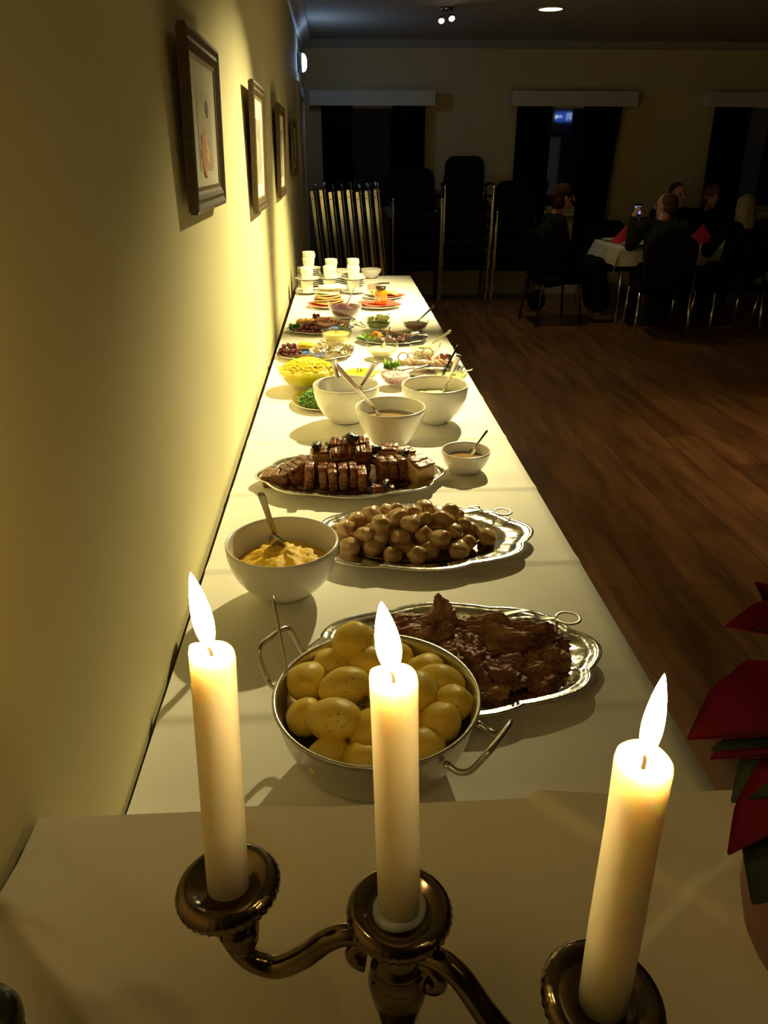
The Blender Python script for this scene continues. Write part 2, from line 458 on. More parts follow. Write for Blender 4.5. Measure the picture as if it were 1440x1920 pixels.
FOLDS = [0.72, 0.935, 1.395, 1.79, 2.18, 2.60, 3.40, 4.20, 4.70, 5.13]
def main_fold(x, y):
    h = 0.0
    for k, f in enumerate(FOLDS):
        d = abs(y - f)
        wd = .05 if y > f else .012
        if d < wd: h += .0036 * (1 - d / wd)
    d = abs(x - .34)
    if d < .04: h += .0012 * (1 - d / .04)
    return h + .0006 * noise.noise((x * 4, y * 3, 0))
for k, (a, b) in enumerate(((0.57, 2.24), (2.25, 3.97), (3.98, 5.695))):
    table('buffet_table', ['buffet table under the white cloth at the potato pan', 'buffet table under the white cloth at the big white bowls', 'buffet table under the white cloth at the coffee cups'][k],
          -.292, .488, a, b, T - .008)
ny = 620
c = obj('tablecloth', cloth_grid(-.299, .495, .565, 5.70, T - .0028, (.0, .22, .0, .2), main_fold, 24, ny), PAPER)
tag(c, 'long white paper cloth with cross folds covering the buffet tables', 'tablecloth')

CR = [((-.278, .426), (-.15, .30), .009), ((-.101, .519), (.06, .375), .006), ((.12, .60), (.30, .40), .006), ((.165, .547), (.218, .481), .004), ((.30, .435), (.17, .34), .005), ((-.30, .45), (-.26, .425), .003)]
def near_fold(x, y):
    h = 0.0
    p = Vector((x, y, 0))
    for a, b, amp in CR:
        A = Vector((*a, 0)); B = Vector((*b, 0)); d = B - A; t = max(0, min(1, (p - A).dot(d) / d.length_squared))
        q = p - (A + d * t); s = q.length
        sd = d.cross(q).z
        wd = .06 if sd > 0 else .008
        if s < wd: h += amp * (1 - s / wd)
    return h + .0008 * noise.noise((x * 7, y * 6, 3))
table('serving_table', 'taller table under the white cloth that carries the candelabra', -.288, .556, -.30, .53, TN - .006)
c = obj('tablecloth', cloth_grid(-.295, .565, -.305, .539, TN, (0, .25, .25, .23), near_fold, 220, 230), PAPER)
tag(c, 'creased white cloth on the taller table under the candelabra', 'tablecloth')

# ------------------------------------------------------------------ pictures on the wall
FRAMEM = mat('dark_wood_frame', (.075, .048, .024), .35, col2=(.12, .08, .04), scale=30, stretch=(1, 1, 6))
GILT = mat('gilt_slip', (.40, .31, .16), .35, .6)
MOUNT = mat('cream_mount', (.66, .63, .52), .8)
def art(name, a, b, c_):
    m = bpy.data.materials.new(name); m.use_nodes = True; nt = m.node_tree; bs = nt.nodes['Principled BSDF']
    tc = nt.nodes.new('ShaderNodeTexCoord'); n = nt.nodes.new('ShaderNodeTexNoise'); n.inputs['Scale'].default_value = 9; n.inputs['Detail'].default_value = 4
    r = nt.nodes.new('ShaderNodeValToRGB'); e = r.color_ramp.elements
    e[0].position = .38; e[0].color = (*a, 1); e[1].position = .62; e[1].color = (*c_, 1); k = e.new(.5); k.color = (*b, 1)
    nt.links.new(tc.outputs['Object'], n.inputs['Vector']); nt.links.new(n.outputs[0], r.inputs[0]); nt.links.new(r.outputs[0], bs.inputs['Base Color'])
    return m
def picture(y0, y1, z0, z1, label, colours, bar=.042):
    t = thing('framed_picture', label, 'picture', (xw((y0 + y1) / 2) + .010, (y0 + y1) / 2, z0), 0, 'framed pictures on the yellow wall')
    hy = (y1 - y0) / 2; h = z1 - z0
    t.rotation_euler = (0, math.radians(1.6), .008)
    prof = [(.004, 0), (.018, 0), (.0205, .008), (.0165, .018), (.0185, .026), (.0155, .034), (.012, bar), (.004, bar)]  # (x out, inward)
    corners = [(-hy, 0, 1, 1), (hy, 0, -1, 1), (hy, h, -1, -1), (-hy, h, 1, -1)]
    for s in range(4):
        A = corners[s]; B = corners[(s + 1) % 4]; V = []
        for (cy, cz, iy, iz) in (A, B):
            for xo, inn in prof: V.append((xo, cy + iy * inn, cz + iz * inn))
        n = len(prof); F = [(k, (k + 1) % n, n + (k + 1) % n, n + k) for k in range(n)] + [tuple(range(n - 1, -1, -1)), tuple(range(n, 2 * n))]
        obj('frame_bar', (V, F), FRAMEM, t, False)
    gi = bar - .002
    obj('backing', box(.0, .0042, -hy + .004, hy - .004, .004, h - .004), DARKWOOD, t, False)
    obj('hanger', sweep([(-.013, 0, h * .8), (.002, 0, h * .8)], .003), WICK, t)
    obj('gilt_slip', joinm(box(.009, .0128, -hy + gi, hy - gi, gi, gi + .008), box(.009, .0128, -hy + gi, hy - gi, h - gi - .008, h - gi),
                           box(.009, .0128, -hy + gi, -hy + gi + .008, gi + .008, h - gi - .008), box(.009, .0128, hy - gi - .008, hy - gi, gi + .008, h - gi - .008)), GILT, t, False)
    g2 = gi + .008
    mt = obj('mount', box(.004, .010, -hy + g2, hy - g2, g2, h - g2), MOUNT, t, False)
    ay, az = (hy - g2) * .55, (h - 2 * g2) * .33
    obj('print', box(.0102, .0108, -ay, ay, h / 2 - az - .01, h / 2 + az - .01), art('art_' + str(len(MATS)) + label[:6], *colours), mt, False)
    if colours[0][0] > .5:
        obj('print_figure', xf(blob(.0006, .055, .04, .5, 2, 3), Matrix.Translation((.0108, -.02, h / 2 - .05))), mat('peach_ink', (.62, .30, .16), .8), mt)
        obj('print_figure', xf(blob(.0006, .022, .018, .4, 2, 5), Matrix.Translation((.0108, .035, h / 2 + .035))), mat('dark_ink', (.10, .06, .04), .8), mt)
picture(1.635, 2.075, 1.415, 1.745, 'dark-framed print of a peach figure on cream, the nearest on the wall', [(.62, .55, .42), (.60, .50, .36), (.55, .42, .28)])
picture(2.93, 3.38, 1.335, 1.757, 'dark-framed grey picture, second along the yellow wall', [(.30, .29, .24), (.4, .38, .3), (.15, .14, .12)])
picture(4.27, 4.76, 1.325, 1.765, 'dark-framed picture, third along the yellow wall', [(.45, .42, .36), (.3, .27, .2), (.5, .46, .4)])
picture(5.80, 6.34, 1.395, 1.755, 'small brown-framed picture, last and farthest along the yellow wall', [(.25, .17, .10), (.18, .12, .07), (.3, .2, .12)])

# ------------------------------------------------------------------ folded tables leaning by the back wall
TEDGE = mat('aluminium_edge', (.80, .74, .62), .16, 1.0)
TBOARD = mat('brown_laminate', (.09, .055, .035), .4)
def folded_tables():
    n = 8
    for k in range(n):
        x = -0.20 + k * .094
        t = thing('folding_table', 'folded trestle table on its edge, number %s from the yellow wall' % ['one', 'two', 'three', 'four', 'five', 'six', 'seven', 'eight'][k], 'table', (x, 8.55, 0), 0, 'folded tables stacked on edge by the window')
        t.rotation_euler = (0, math.radians(-5.5), 0)
        H = 1.20 + .012 * math.sin(k * 2.1)
        obj('table_top', box(.006, .026, .002, .74, 0.004, H), TBOARD, t, False)
        obj('edge_strip', box(0, .032, -.012, .002, 0.003, H + .003), TEDGE, t, False)
        obj('leg_frame', sweep(smooth_path([(.052, .03, .12), (.052, .03, H - .02), (.052, .06, H + .005), (.052, .60, H + .005), (.052, .63, H - .02), (.052, .63, .12)], 5), .0115), CHROME, t)
        obj('cross_tube', sweep([(.030, .03, H * .985), (.075, .03, H * .985)], .009), CHROME, t)
        obj('hinge_bolt', xf(lathe([(0, 0), (.006, 0), (.006, .004), (0, .005)], 10), Matrix.Translation((.016, -.012, H - .07)) @ Matrix.Rotation(PI / 2, 4, 'X')), WICK, t)
        obj('catch', sweep([(.03, .02, .50), (.07, .02, .50)], .005), CHROME, t)
folded_tables()

# ------------------------------------------------------------------ chairs
def pad(wd, ht, th, rad, curve=0.0, n=7):
    """upholstered pad in the x-z plane, thickness along y"""
    pts = []
    hw, hh = wd / 2, ht / 2
    for cx, cz, a0 in ((hw - rad, hh - rad, 0), (-hw + rad, hh - rad, 90), (-hw + rad, -hh + rad, 180), (hw - rad, -hh + rad, 270)):
        for k in range(n):
            a = math.radians(a0 + 90 * k / (n - 1)); pts.append((cx + rad * math.cos(a), cz + rad * math.sin(a)))
    V, F = [], []
    rings = [(.80, -.5), (.95, -.46), (1, -.25), (1, .25), (.95, .46), (.80, .5)]
    N = len(pts)
    for s, d in rings:
        for (x, z) in pts: V.append((x * s, d * th + curve * (1 - (x / hw) ** 2), z * s if abs(s) == 1 else z * (1 - (1 - s) * .7)))
    for i in range(len(rings) - 1):
        for k in range(N): F.append((i * N + k, i * N + (k + 1) % N, (i + 1) * N + (k + 1) % N, (i + 1) * N + k))
    V.append((0, -.5 * th + curve, 0)); V.append((0, .5 * th + curve, 0))
    for k in range(N):
        F.append((len(V) - 2, (k + 1) % N, k)); F.append((len(V) - 1, (len(rings) - 1) * N + k, (len(rings) - 1) * N + (k + 1) % N))
    return V, F

def make_chair(label, group):
    """faces +y; seat 0.45 m"""
    t = thing('stacking_chair', label, 'chair', (0, 0, 0), 0, group)
    R = Matrix.Rotation(PI / 2, 4, 'X')
    obj('seat', xf(pad(.455, .44, .10, .08), Matrix.Translation((0, 0, .42)) @ R), BLACKFAB, t)
    obj('backrest', xf(pad(.44, .43, .05, .10, .03), Matrix.Translation((0, -.225, .685)) @ Matrix.Rotation(math.radians(8), 4, 'X')), BLACKFAB, t)
    for s in (-1, 1):
        x = s * .262
        obj('leg', sweep(smooth_path([(x, .19, 0), (x, .19, .30), (x, .19, .56), (x, .17, .615), (x, .12, .63)], 5), .0115), CHROME, t)
        obj('leg', sweep([(x, -.24, 0), (x * .99, -.21, .40), (x * .93, -.235, .58)], .0115), CHROME, t)
        obj('armrest', sweep([(x, .13, .632), (x, .0, .632), (x * .96, -.16, .628), (x * .93, -.235, .60)], [.02, .022, .02, .014], .012), BLACKFAB, t)
        obj('seat_rail', sweep([(x, .185, .400), (x, -.21, .395)], .009), CHROME, t)
        obj('back_bracket', sweep([(s * .19, -.255, .45), (s * .19, -.215, .52), (s * .19, -.20, .60)], .010), CHROME, t)
    obj('cross_tube', sweep([(-.262, .16, .362), (.262, .16, .362)], .009), BLACKFAB, t)
    obj('cross_tube', sweep([(-.262, -.19, .362), (.262, -.19, .362)], .009), BLACKFAB, t)
    return t

def chair_stacks():
    first = None
    for name, x, y, n in (('stack beside the folded tables', .825, 9.02, 5), ('tall middle stack', 1.375, 9.04, 6), ('low stack by the woman in black', 1.955, 9.00, 4)):
        for k in range(n):
            lab = 'black chrome-legged chair in the %s' % name
            lab += [', lowest', ', second up', ', third up', ', fourth up', ', fifth up', ', sixth up'][k]
            if k == n - 1: lab = lab.rsplit(',', 1)[0] + ', topmost'
            p = (x + (.004 if k % 2 else -.003), y - .024 * k, .125 * k)
            if first is None:
                first = make_chair(lab, 'stacked black chairs'); first.location = p; first.rotation_euler = (0, 0, PI)
            else: dup(first, p, (0, 0, PI), lab, 'stacked black chairs')
    return first
CHAIR = chair_stacks()
BROWNLEG = mat('dark_leg_metal', (.06, .035, .02), .4, .5)
def make_dining_chair(label, loc, rz, legm=None):
    """armless chair, faces +y"""
    legm = legm or CHROME
    t = thing('dining_chair', label, 'chair', loc, rz, 'chairs at the guests table')
    R = Matrix.Rotation(PI / 2, 4, 'X')
    obj('seat', xf(pad(.46, .44, .07, .09), Matrix.Translation((0, 0, .425)) @ R), BLACKFAB, t)
    obj('backrest', xf(pad(.45, .36, .045, .10, .03), Matrix.Translation((0, -.235, .70)) @ Matrix.Rotation(math.radians(8), 4, 'X')), BLACKFAB, t)
    for s in (-1, 1):
        obj('leg', sweep([(s * .235, .20, 0), (s * .215, .17, .40)], .0125), legm, t)
        obj('leg', sweep([(s * .245, -.26, 0), (s * .225, -.215, .40)], .0125), legm, t)
        obj('back_post', sweep([(s * .205, -.20, .40), (s * .20, -.235, .50), (s * .195, -.205, .62)], .011), BLACKFAB, t)
    return t
make_dining_chair('black chair that the woman in profile sits on', (2.12, 7.72, 0), -PI / 2 + .12, BROWNLEG)
make_dining_chair('black chrome-legged chair under the man holding the camera', (2.935, 7.13, 0), -.08)
make_dining_chair('black chrome-legged chair under the long-haired blonde guest', (3.60, 7.13, 0), .03)
make_dining_chair('black chair under the man in a suit across the table', (3.58, 8.62, 0), PI)
make_dining_chair('black chair under the red-haired guest across the table', (4.22, 8.60, 0), PI)
make_dining_chair('empty black chair across the table beside the suited man', (2.93, 8.60, 0), PI)
make_dining_chair('black chrome-legged chair at the right edge beside the blonde guest', (4.14, 6.97, 0), .1)

# ------------------------------------------------------------------ guests' table
table('guest_table', 'dining table with chrome legs under the guests white cloth', 2.66, 4.70, 7.47, 8.22, .735)
def guest_cloth():
    x0, x1, y0, y1, z = 2.64, 4.72, 7.45, 8.24, .7385
    nx, ny = 50, 24; V, F = [], []
    e = .17
    def lim(v, a, b):
        return (a - v if v < a else (v - b if v > b else 0)), min(max(v, a), b)
    gx = [x0 - e + (x1 - x0 + 2 * e) * i / nx for i in range(nx + 1)]; gy = [y0 - e + (y1 - y0 + 2 * e) * i / ny for i in range(ny + 1)]
    gx = sorted(gx + [x0, x1]); gy = sorted(gy + [y0, y1])
    for y in gy:
        for x in gx:
            dx, cx = lim(x, x0, x1); dy, cy = lim(y, y0, y1)
            d = math.hypot(dx, dy); zz = z - d * .98
            flare = .03 * (d / e) + (.045 * min(dx, dy) / e if dx and dy else 0)
            sx = -1 if x < x0 else (1 if x > x1 else 0); sy = -1 if y < y0 else (1 if y > y1 else 0)
            V.append((cx + sx * (flare + .008 * math.sin(y * 23) * d / e), cy + sy * (flare + .008 * math.sin(x * 19) * d / e), zz))
    m = len(gx)
    for j in range(len(gy) - 1):
        for i in range(m - 1): F.append((j * m + i, j * m + i + 1, (j + 1) * m + i + 1, (j + 1) * m + i))
    tag(obj('tablecloth', (V, F), LINEN), 'white cloth with a hanging corner on the guests table', 'tablecloth')
guest_cloth()
NAPKIN = mat('red_napkin', (.55, .018, .022), .8)
def napkin(x, y, label, s=1.0, rz=0.0):
    h = .135 * s; r = .10 * s
    V = [(-r, -r * .7, 0), (r, -r * .7, 0), (r * .9, r * .7, 0), (-r * .9, r * .7, 0), (0.01, .01, h), (0, -r * .9, .0), (0, -r * .35, h * .5)]
    F = [(0, 5, 6, 4), (5, 1, 4, 6), (1, 2, 4), (2, 3, 4), (3, 0, 4), (3, 2, 1, 5, 0)]
    o = obj('folded_napkin', (V, F), NAPKIN, None, False, (x, y, .7405), (0, 0, rz)); tag(o, label, 'napkin', 'red folded napkins on the guests table')
napkin(2.83, 7.88, 'red napkin folded to a peak in front of the man with the camera', 1.25, .25)
napkin(3.50, 7.66, 'red napkin folded to a peak beside the blonde guest', 1.4, -.2)
DINNER = mesh_of('dinner_plate', lathe([(0, .006), (.075, .006), (.09, .012), (.125, .02), (.127, .022), (.124, .018), (.085, .004), (.07, .0), (0, .0)], 36), mat('plate_china', (.62, .58, .5), .25))
for x, y, lab in ((2.78, 8.06, 'white plate on the guests table near the woman in profile'), (2.83, 7.60, 'white plate on the guests table before the man with the camera'), (3.42, 8.04, 'white plate on the guests table before the suited man')):
    tag(obj('dinner_plate', DINNER, loc=(x, y, .7405)), lab, 'plate', 'plates on the guests table')
hb = thing('handbag', 'black handbag on the floor by the chair stacks', 'bag', (2.085, 8.28, 0))
obj('bag_body', xf(blob(.10, .06, .115, .15, 2, 4), Matrix.Translation((0, 0, .118))), BLACKFAB, hb)
obj('bag_handle', sweep(smooth_path([(-.05, 0, .20), (-.045, 0, .31), (0, 0, .36), (.045, 0, .31), (.05, 0, .20)], 6), .006), BLACKFAB, hb)

# ------------------------------------------------------------------ people
SKIN = mat('skin', (.48, .22, .14), .5, sss=.15, sscale=.01)
def cone(p0, r0, p1, r1, n=14):
    p0 = Vector(p0); p1 = Vector(p1); d = p1 - p0; L = d.length
    if L < 1e-5: return xf(blob(r0, r0, r0, sub=2), Matrix.Translation(p0))
    prof = [(0, -r0)] + [(r0 * math.cos(a), r0 * math.sin(a)) for a in (-1.2, -.8, -.4, 0)] + [(r1 * math.cos(a), L + r1 * math.sin(a)) for a in (0, .4, .8, 1.2)] + [(0, L + r1)]
    M_ = d.to_track_quat('Z', 'Y').to_matrix().to_4x4(); M_.translation = p0
    return xf(lathe(prof, n), M_)
def ell(c, r, rot=None):
    M_ = Matrix.Translation(c)
    if rot is not None: M_ = M_ @ rot
    return xf(blob(*r, sub=3), M_)
def fuse(name, parts, material, parent, vox=.008, it=4):
    me = mesh_of(name + '_raw', joinm(*parts), None)
    o = bpy.data.objects.new(name + '_raw', me); COL.objects.link(o)
    r = o.modifiers.new('r', 'REMESH'); r.mode = 'VOXEL'; r.voxel_size = vox; r.use_smooth_shade = True
    s = o.modifiers.new('s', 'SMOOTH'); s.factor = .5; s.iterations = it
    dg = bpy.context.evaluated_depsgraph_get(); dg.update()
    nm = bpy.data.meshes.new_from_object(o.evaluated_get(dg))
    bpy.data.objects.remove(o); bpy.data.meshes.remove(me)
    nm.name = name; nm.materials.clear(); nm.materials.append(material)
    nm.polygons.foreach_set('use_smooth', [True] * len(nm.polygons))
    c = bpy.data.objects.new(name, nm); COL.objects.link(c); c.parent = parent
    return c
def hand_parts(wrist, direction, palm_normal, curl=.5, side=1):
    """palm + five fingers from the wrist"""
    w_ = Vector(wrist); d = Vector(direction).normalized(); nrm = Vector(palm_normal); nrm = (nrm - d * nrm.dot(d)).normalized(); s = d.cross(nrm)
    P = [cone(w_, .026, w_ + d * .035, .028)]
    R = Matrix((s, d, nrm)).transposed().to_4x4()
    P.append(ell(w_ + d * .05, (.042, .050, .017), R))
    for k in range(4):
        off = (k - 1.5) * .020; L = (.068, .078, .074, .058)[k]
        b = w_ + d * .088 + s * off
        m1 = b + (d * math.cos(curl * .6) + nrm * math.sin(curl * .6)) * L * .5
        m2 = m1 + (d * math.cos(curl * 1.7) + nrm * math.sin(curl * 1.7)) * L * .5
        P += [cone(b - d * .02, .0095, m1, .009), cone(m1, .009, m2, .0075)]
    tb = w_ + d * .025 + s * (.030 * side)
    tm = tb + (d * .55 + s * .7 * side + nrm * .35).normalized() * .036; te = tm + (d * .8 + s * .15 * side + nrm * .5).normalized() * .03
    P += [cone(tb, .012, tm, .0105), cone(tm, .010, te, .008)]
    return P
def person(label, loc, rotz, j, top, bottom, hair, hairm, female=False, skirt=False, glasses=False, shoe=None, collar=None):
    t = thing('person', label, 'person', loc, rotz, 'guests seated at the far table')
    g = {k: Vector(v) for k, v in j.items()}
    hd = g['head']; look = math.radians(j.get('turn', (0, 0, 0))[2]); tilt = j.get('tilt', (0, 0, 0))
    HR = Matrix.Rotation(look, 4, 'Z') @ Matrix.Rotation(math.radians(tilt[0]), 4, 'X') @ Matrix.Rotation(math.radians(tilt[1]), 4, 'Y')
    def hp(x, y, z): return hd + (HR @ Vector((x, y, z)))
    k = .93 if female else 1.0
    P = [ell(hd + HR @ Vector((0, -.008, .025)), (.074 * k, .092 * k, .088 * k), HR), ell(hp(0, .022, -.045), (.054 * k, .062 * k, .062 * k), HR),
         cone(hp(0, .088, .012), .010, hp(0, .108, -.022), .013), ell(hp(0, .078, -.062), (.022, .014, .010), HR), ell(hp(0, .066, -.092), (.024, .022, .018), HR),
         ell(hp(.078 * k, -.005, -.005), (.008, .018, .028), HR), ell(hp(-.078 * k, -.005, -.005), (.008, .018, .028), HR),
         cone(g['neck'], .055 * k, hp(0, -.015, -.05), .050 * k)]
    P += [cone(g['pelvis'], .13, g['chest'], .13 * k), cone(g['chest'], .12 * k, g['neck'] + Vector((0, 0, -.06)), .07)]
    for s in ('l', 'r'):
        P += [cone(g['neck'] + Vector((0, 0, -.05)), .05, g['sh' + s], .052), cone(g['sh' + s], .047, g['el' + s], .038), cone(g['el' + s], .037, g['ha' + s], .026),
              cone(g['pelvis'] + (g['kn' + s] - g['pelvis']) * .08, .085, g['kn' + s], .055), cone(g['kn' + s], .053, g['an' + s], .036)]
        d = j.get('hd' + s, tuple(g['ha' + s] - g['el' + s])); nn = j.get('hn' + s, (0, 0, -1))
        P += hand_parts(g['ha' + s], d, nn, j.get('curl', (.6, 0, 0))[0], 1 if s == 'l' else -1)
    body = fuse('body', P, SKIN, t, .0065, 3)
    for sx in (-1, 1):
        e = obj('eye', xf(blob(.012, .008, .009, sub=2), Matrix.Translation(hp(sx * .03 * k, .072, .008))), mat('eye_dark', (.06, .04, .03), .2), body)
    # clothing
    Q = [cone(g['pelvis'] + Vector((0, 0, .02)), .165, g['chest'], .155 * k), cone(g['chest'], .15 * k, g['neck'] + Vector((0, 0, -.075)), .095 * k)]
    for s in ('l', 'r'):
        Q += [cone(g['neck'] + Vector((0, -.01, -.065)), .07, g['sh' + s], .070 * k), cone(g['sh' + s], .068 * k, g['el' + s], .056 * k), cone(g['el' + s], .055 * k, g['ha' + s], .038)]
    if not skirt: Q.append(cone(g['pelvis'] + Vector((0, -.03, -.03)), .15, g['pelvis'] + Vector((0, .06, 0)), .15))
    fuse('jacket' if not female else 'top', Q, top, t, .009, 5)
    L = []
    if skirt:
        kn = (g['knl'] + g['knr']) / 2; an = (g['anl'] + g['anr']) / 2
        L += [cone(g['pelvis'] + Vector((0, -.03, -.04)), .175, g['pelvis'] + Vector((0, .12, -.02)), .17)]
        for s in ('l', 'r'):
            L += [cone(g['pelvis'] + (g['kn' + s] - g['pelvis']) * .1, .14, g['kn' + s], .095), cone(g['kn' + s], .095, g['an' + s] + Vector((0, 0, .10)), .105)]
        L += [cone((g['pelvis'] + kn) / 2, .11, kn, .09), cone(kn, .09, an + Vector((0, 0, .10)), .10)]
    else:
        L += [cone(g['pelvis'] + Vector((0, -.03, -.02)), .155, g['pelvis'] + Vector((0, .06, 0)), .145)]
        for s in ('l', 'r'):
            L += [cone(g['pelvis'] + (g['kn' + s] - g['pelvis']) * .1, .105, g['kn' + s], .075), cone(g['kn' + s], .074, g['an' + s] + Vector((0, 0, .02)), .062)]
    fuse('skirt' if skirt else 'trousers', L, bottom, t, .010, 5)
    shoe = shoe or mat('black_shoe', (.015, .013, .012), .3)
    for s in ('l', 'r'):
        a = g['an' + s]; f = g['fo' + s]
        fuse('shoe', [cone((a.x, a.y - .02, .04), .038, (f.x, f.y, .030), .030), cone((a.x, a.y - .01, .06), .036, (a.x, a.y + .05, .045), .036)], shoe, t, .008, 3)
    if collar:
        fuse('shirt_collar', [cone(g['neck'] + Vector((-.03, .045, -.09)), .03, g['neck'] + Vector((-.05, .02, .0)), .025), cone(g['neck'] + Vector((.03, .045, -.09)), .03, g['neck'] + Vector((.05, .02, .0)), .025),
                              cone(g['neck'] + Vector((0, .085, -.20)), .035, g['neck'] + Vector((0, .045, -.05)), .03)], collar, t, .008, 2)
    H = []
    if hair == 'short':
        H = [ell(hp(0, -.028, .045), (.078 * k, .088 * k, .082 * k), HR), ell(hp(0, -.055, -.01), (.07 * k, .055, .06), HR)]
    elif hair == 'crop':
        H = [ell(hp(0, -.026, .034), (.079, .084, .081), HR), ell(hp(0, -.050, -.015), (.074, .052, .058), HR)]
    elif hair == 'bob':
        H = [ell(hp(0, -.016, .046), (.084, .096, .088), HR), ell(hp(0, -.052, -.03), (.082, .066, .092), HR), ell(hp(0, -.085, .02), (.058, .055, .065), HR)]
    elif hair == 'long':
        H = [ell(hp(0, -.022, .040), (.084, .096, .088), HR), cone(hp(0, -.045, .0), .085, hp(0, -.075, -.16), .095), cone(hp(-.02, -.07, -.14), .085, hp(-.03, -.08, -.31), .06), cone(hp(.03, -.07, -.14), .08, hp(.05, -.08, -.30), .05)]
    fuse('hair', H, hairm, t, .008, 2)
    if glasses:
        gl = []
        for sx in (-1, 1):
            c = [hp(sx * .032 + .024 * math.cos(a), .088 + .002, .008 + .019 * math.sin(a)) for a in [2 * PI * q / 14 for q in range(15)]]
            gl.append(sweep(c, .0022, n=6)); gl.append(sweep([hp(sx * .056, .085, .012), hp(sx * .082, -.01, .008)], .002, n=6))
        gl.append(sweep([hp(-.008, .092, .012), hp(.008, .092, .012)], .002, n=6))
        obj('eyeglasses', joinm(*gl), CHROME, t)
    return t
SEAT = dict(pelvis=(0, -.08, .545), chest=(0, -.10, .83), neck=(0, -.06, 1.02), head=(0, -.02, 1.155), shl=(-.175, -.09, .955), shr=(.175, -.09, .955), ell=(-.235, .06, .72), elr=(.235, .06, .72),
            hal=(-.16, .28, .745), har=(.16, .28, .745), knl=(-.10, .34, .53), knr=(.10, .34, .53), anl=(-.10, .34, .09), anr=(.10, .34, .09), fol=(-.11, .47, .03), forr=(.11, .47, .03))
def seat(**kw):
    d = dict(SEAT); d.update(kw); d['for'] = d.pop('forr', d.get('for')); return d
BLACKC = mat('black_cloth', (.010, .009, .009), .9, spec=.06)
GREENJ = mat('dark_green_jacket', (.022, .023, .016), .85, spec=.06)
SUIT = mat('dark_suit', (.012, .012, .014), .8, spec=.06)
DKTR = mat('dark_trousers', (.014, .013, .012), .9, spec=.06)
person('woman in black clothes and glasses sitting in profile at the table end', (2.14, 7.73, 0), -PI / 2 + .10,
       seat(chest=(0, -.12, .83), neck=(0, -.07, 1.03), head=(0, -.01, 1.165), hal=(-.06, .22, .64), har=(.05, .22, .64), ell=(-.22, -.02, .72), elr=(.22, -.02, .72), knl=(-.09, .36, .54), knr=(.09, .36, .54),
            anl=(-.08, .44, .09), anr=(.08, .44, .09), fol=(-.08, .57, .03), forr=(.08, .57, .03)), BLACKC, BLACKC, 'bob', mat('auburn_hair', (.05, .016, .008), .9, spec=.08, bump=.5, bscale=60, stretch=(1, 1, .2)), True, True, True, mat('grey_shoe', (.16, .15, .14), .4))
person('grey-haired man in a dark jacket seen from behind, raising a small camera', (2.93, 7.16, 0), -.10,
       seat(chest=(-.03, -.04, .83), neck=(-.02, .03, 1.0), head=(0.0, .07, 1.115), turn=(0, 0, 42), shl=(-.20, -.01, .945), shr=(.16, -.03, .945), ell=(-.25, .15, .77), elr=(.06, .22, .80),
            hal=(-.215, .31, .985), har=(-.12, .32, .985), hdl=(.25, .15, 1), hdr=(-.25, .15, 1), hnl=(1, .3, 0), hnr=(-1, .3, 0), curl=(1.0, 0, 0)), GREENJ, DKTR, 'crop', mat('grey_hair', (.085, .055, .04), .9, spec=.08, bump=.4, bscale=70))
person('man in a dark suit and pale shirt facing out from across the table', (3.60, 8.60, 0), PI,
       seat(head=(0.01, .03, 1.15), turn=(0, 0, 20)), SUIT, DKTR, 'short', mat('brown_hair', (.06, .03, .018), .9, spec=.08), collar=mat('pale_shirt', (.30, .28, .25), .8))
person('guest with long blonde hair and dark clothes seen from behind', (3.62, 7.15, 0), .02,
       seat(head=(.045, .06, 1.09), neck=(.03, .0, .97), chest=(.01, -.06, .80), turn=(0, 0, -10)), BLACKC, DKTR, 'long', mat('blonde_hair', (.26, .19, .11), .6, col2=(.16, .11, .06), scale=40, stretch=(1, 1, .2)), True)
person('red-haired guest across the table behind the blonde guest', (4.00, 8.62, 0), PI,
       seat(head=(.02, .03, 1.13), neck=(.01, -.04, 1.0)), BLACKC, DKTR, 'bob', mat('red_hair', (.15, .06, .025), .9, spec=.08), True)
cm = thing('compact_camera', 'black compact camera with a lit blue screen held up by the man', 'camera', (2.795, 7.545, 1.065), -.05)
obj('camera_body', rbox(.095, .024, .115, .011, 3), mat('black_plastic', (.012, .012, .013), .4), cm)
obj('lit_screen', box(-.030, .030, -.0140, -.0118, -.034, .036), mat('lit_screen', (.02, .02, .03), .3, emit=(.28, .42, .85), estr=.9), cm, False)
# ------------------------------------------------------------------ buffet: dishes
def bowl_prof(r, h, base, th=.005, power=2.0, foot=.004):
    """outer wall from the foot up, over the rim, down the inside"""
    N = 12; out = []; inn = []
    for k in range(N + 1):
        u = k / N
        rr = base + (r - base) * (1 - (1 - u) ** power) ** (1 / 1.35)
        out.append((rr, foot + (h - foot) * u))
    for k in range(N + 1):
        u = 1 - k / N
        rr = base + (r - base) * (1 - (1 - u) ** power) ** (1 / 1.35) - th
        inn.append((max(rr, .002), foot + th + (h - foot - th) * u))
    return [(0, .0015), (base * .82, .0015), (base * .86, 0), (base, 0)] + out + [(r - th * .5, h + th * .3)] + inn + [(0, foot + th)]
def inner_r(z, r, h, base, th, power, foot=.004):
    u = max(0, min(1, (z - foot - th) / (h - foot - th)))
    return base + (r - base) * (1 - (1 - u) ** power) ** (1 / 1.35) - th
def bowl(label, x, y, r, h, base, material=None, th=.005, power=2.0, n=56, name='serving_bowl', group=None):
    o = obj(name, lathe(bowl_prof(r, h, base, th, power), n), material or CHINA, loc=(x, y, T + .0015))
    return tag(o, label, 'bowl', group)
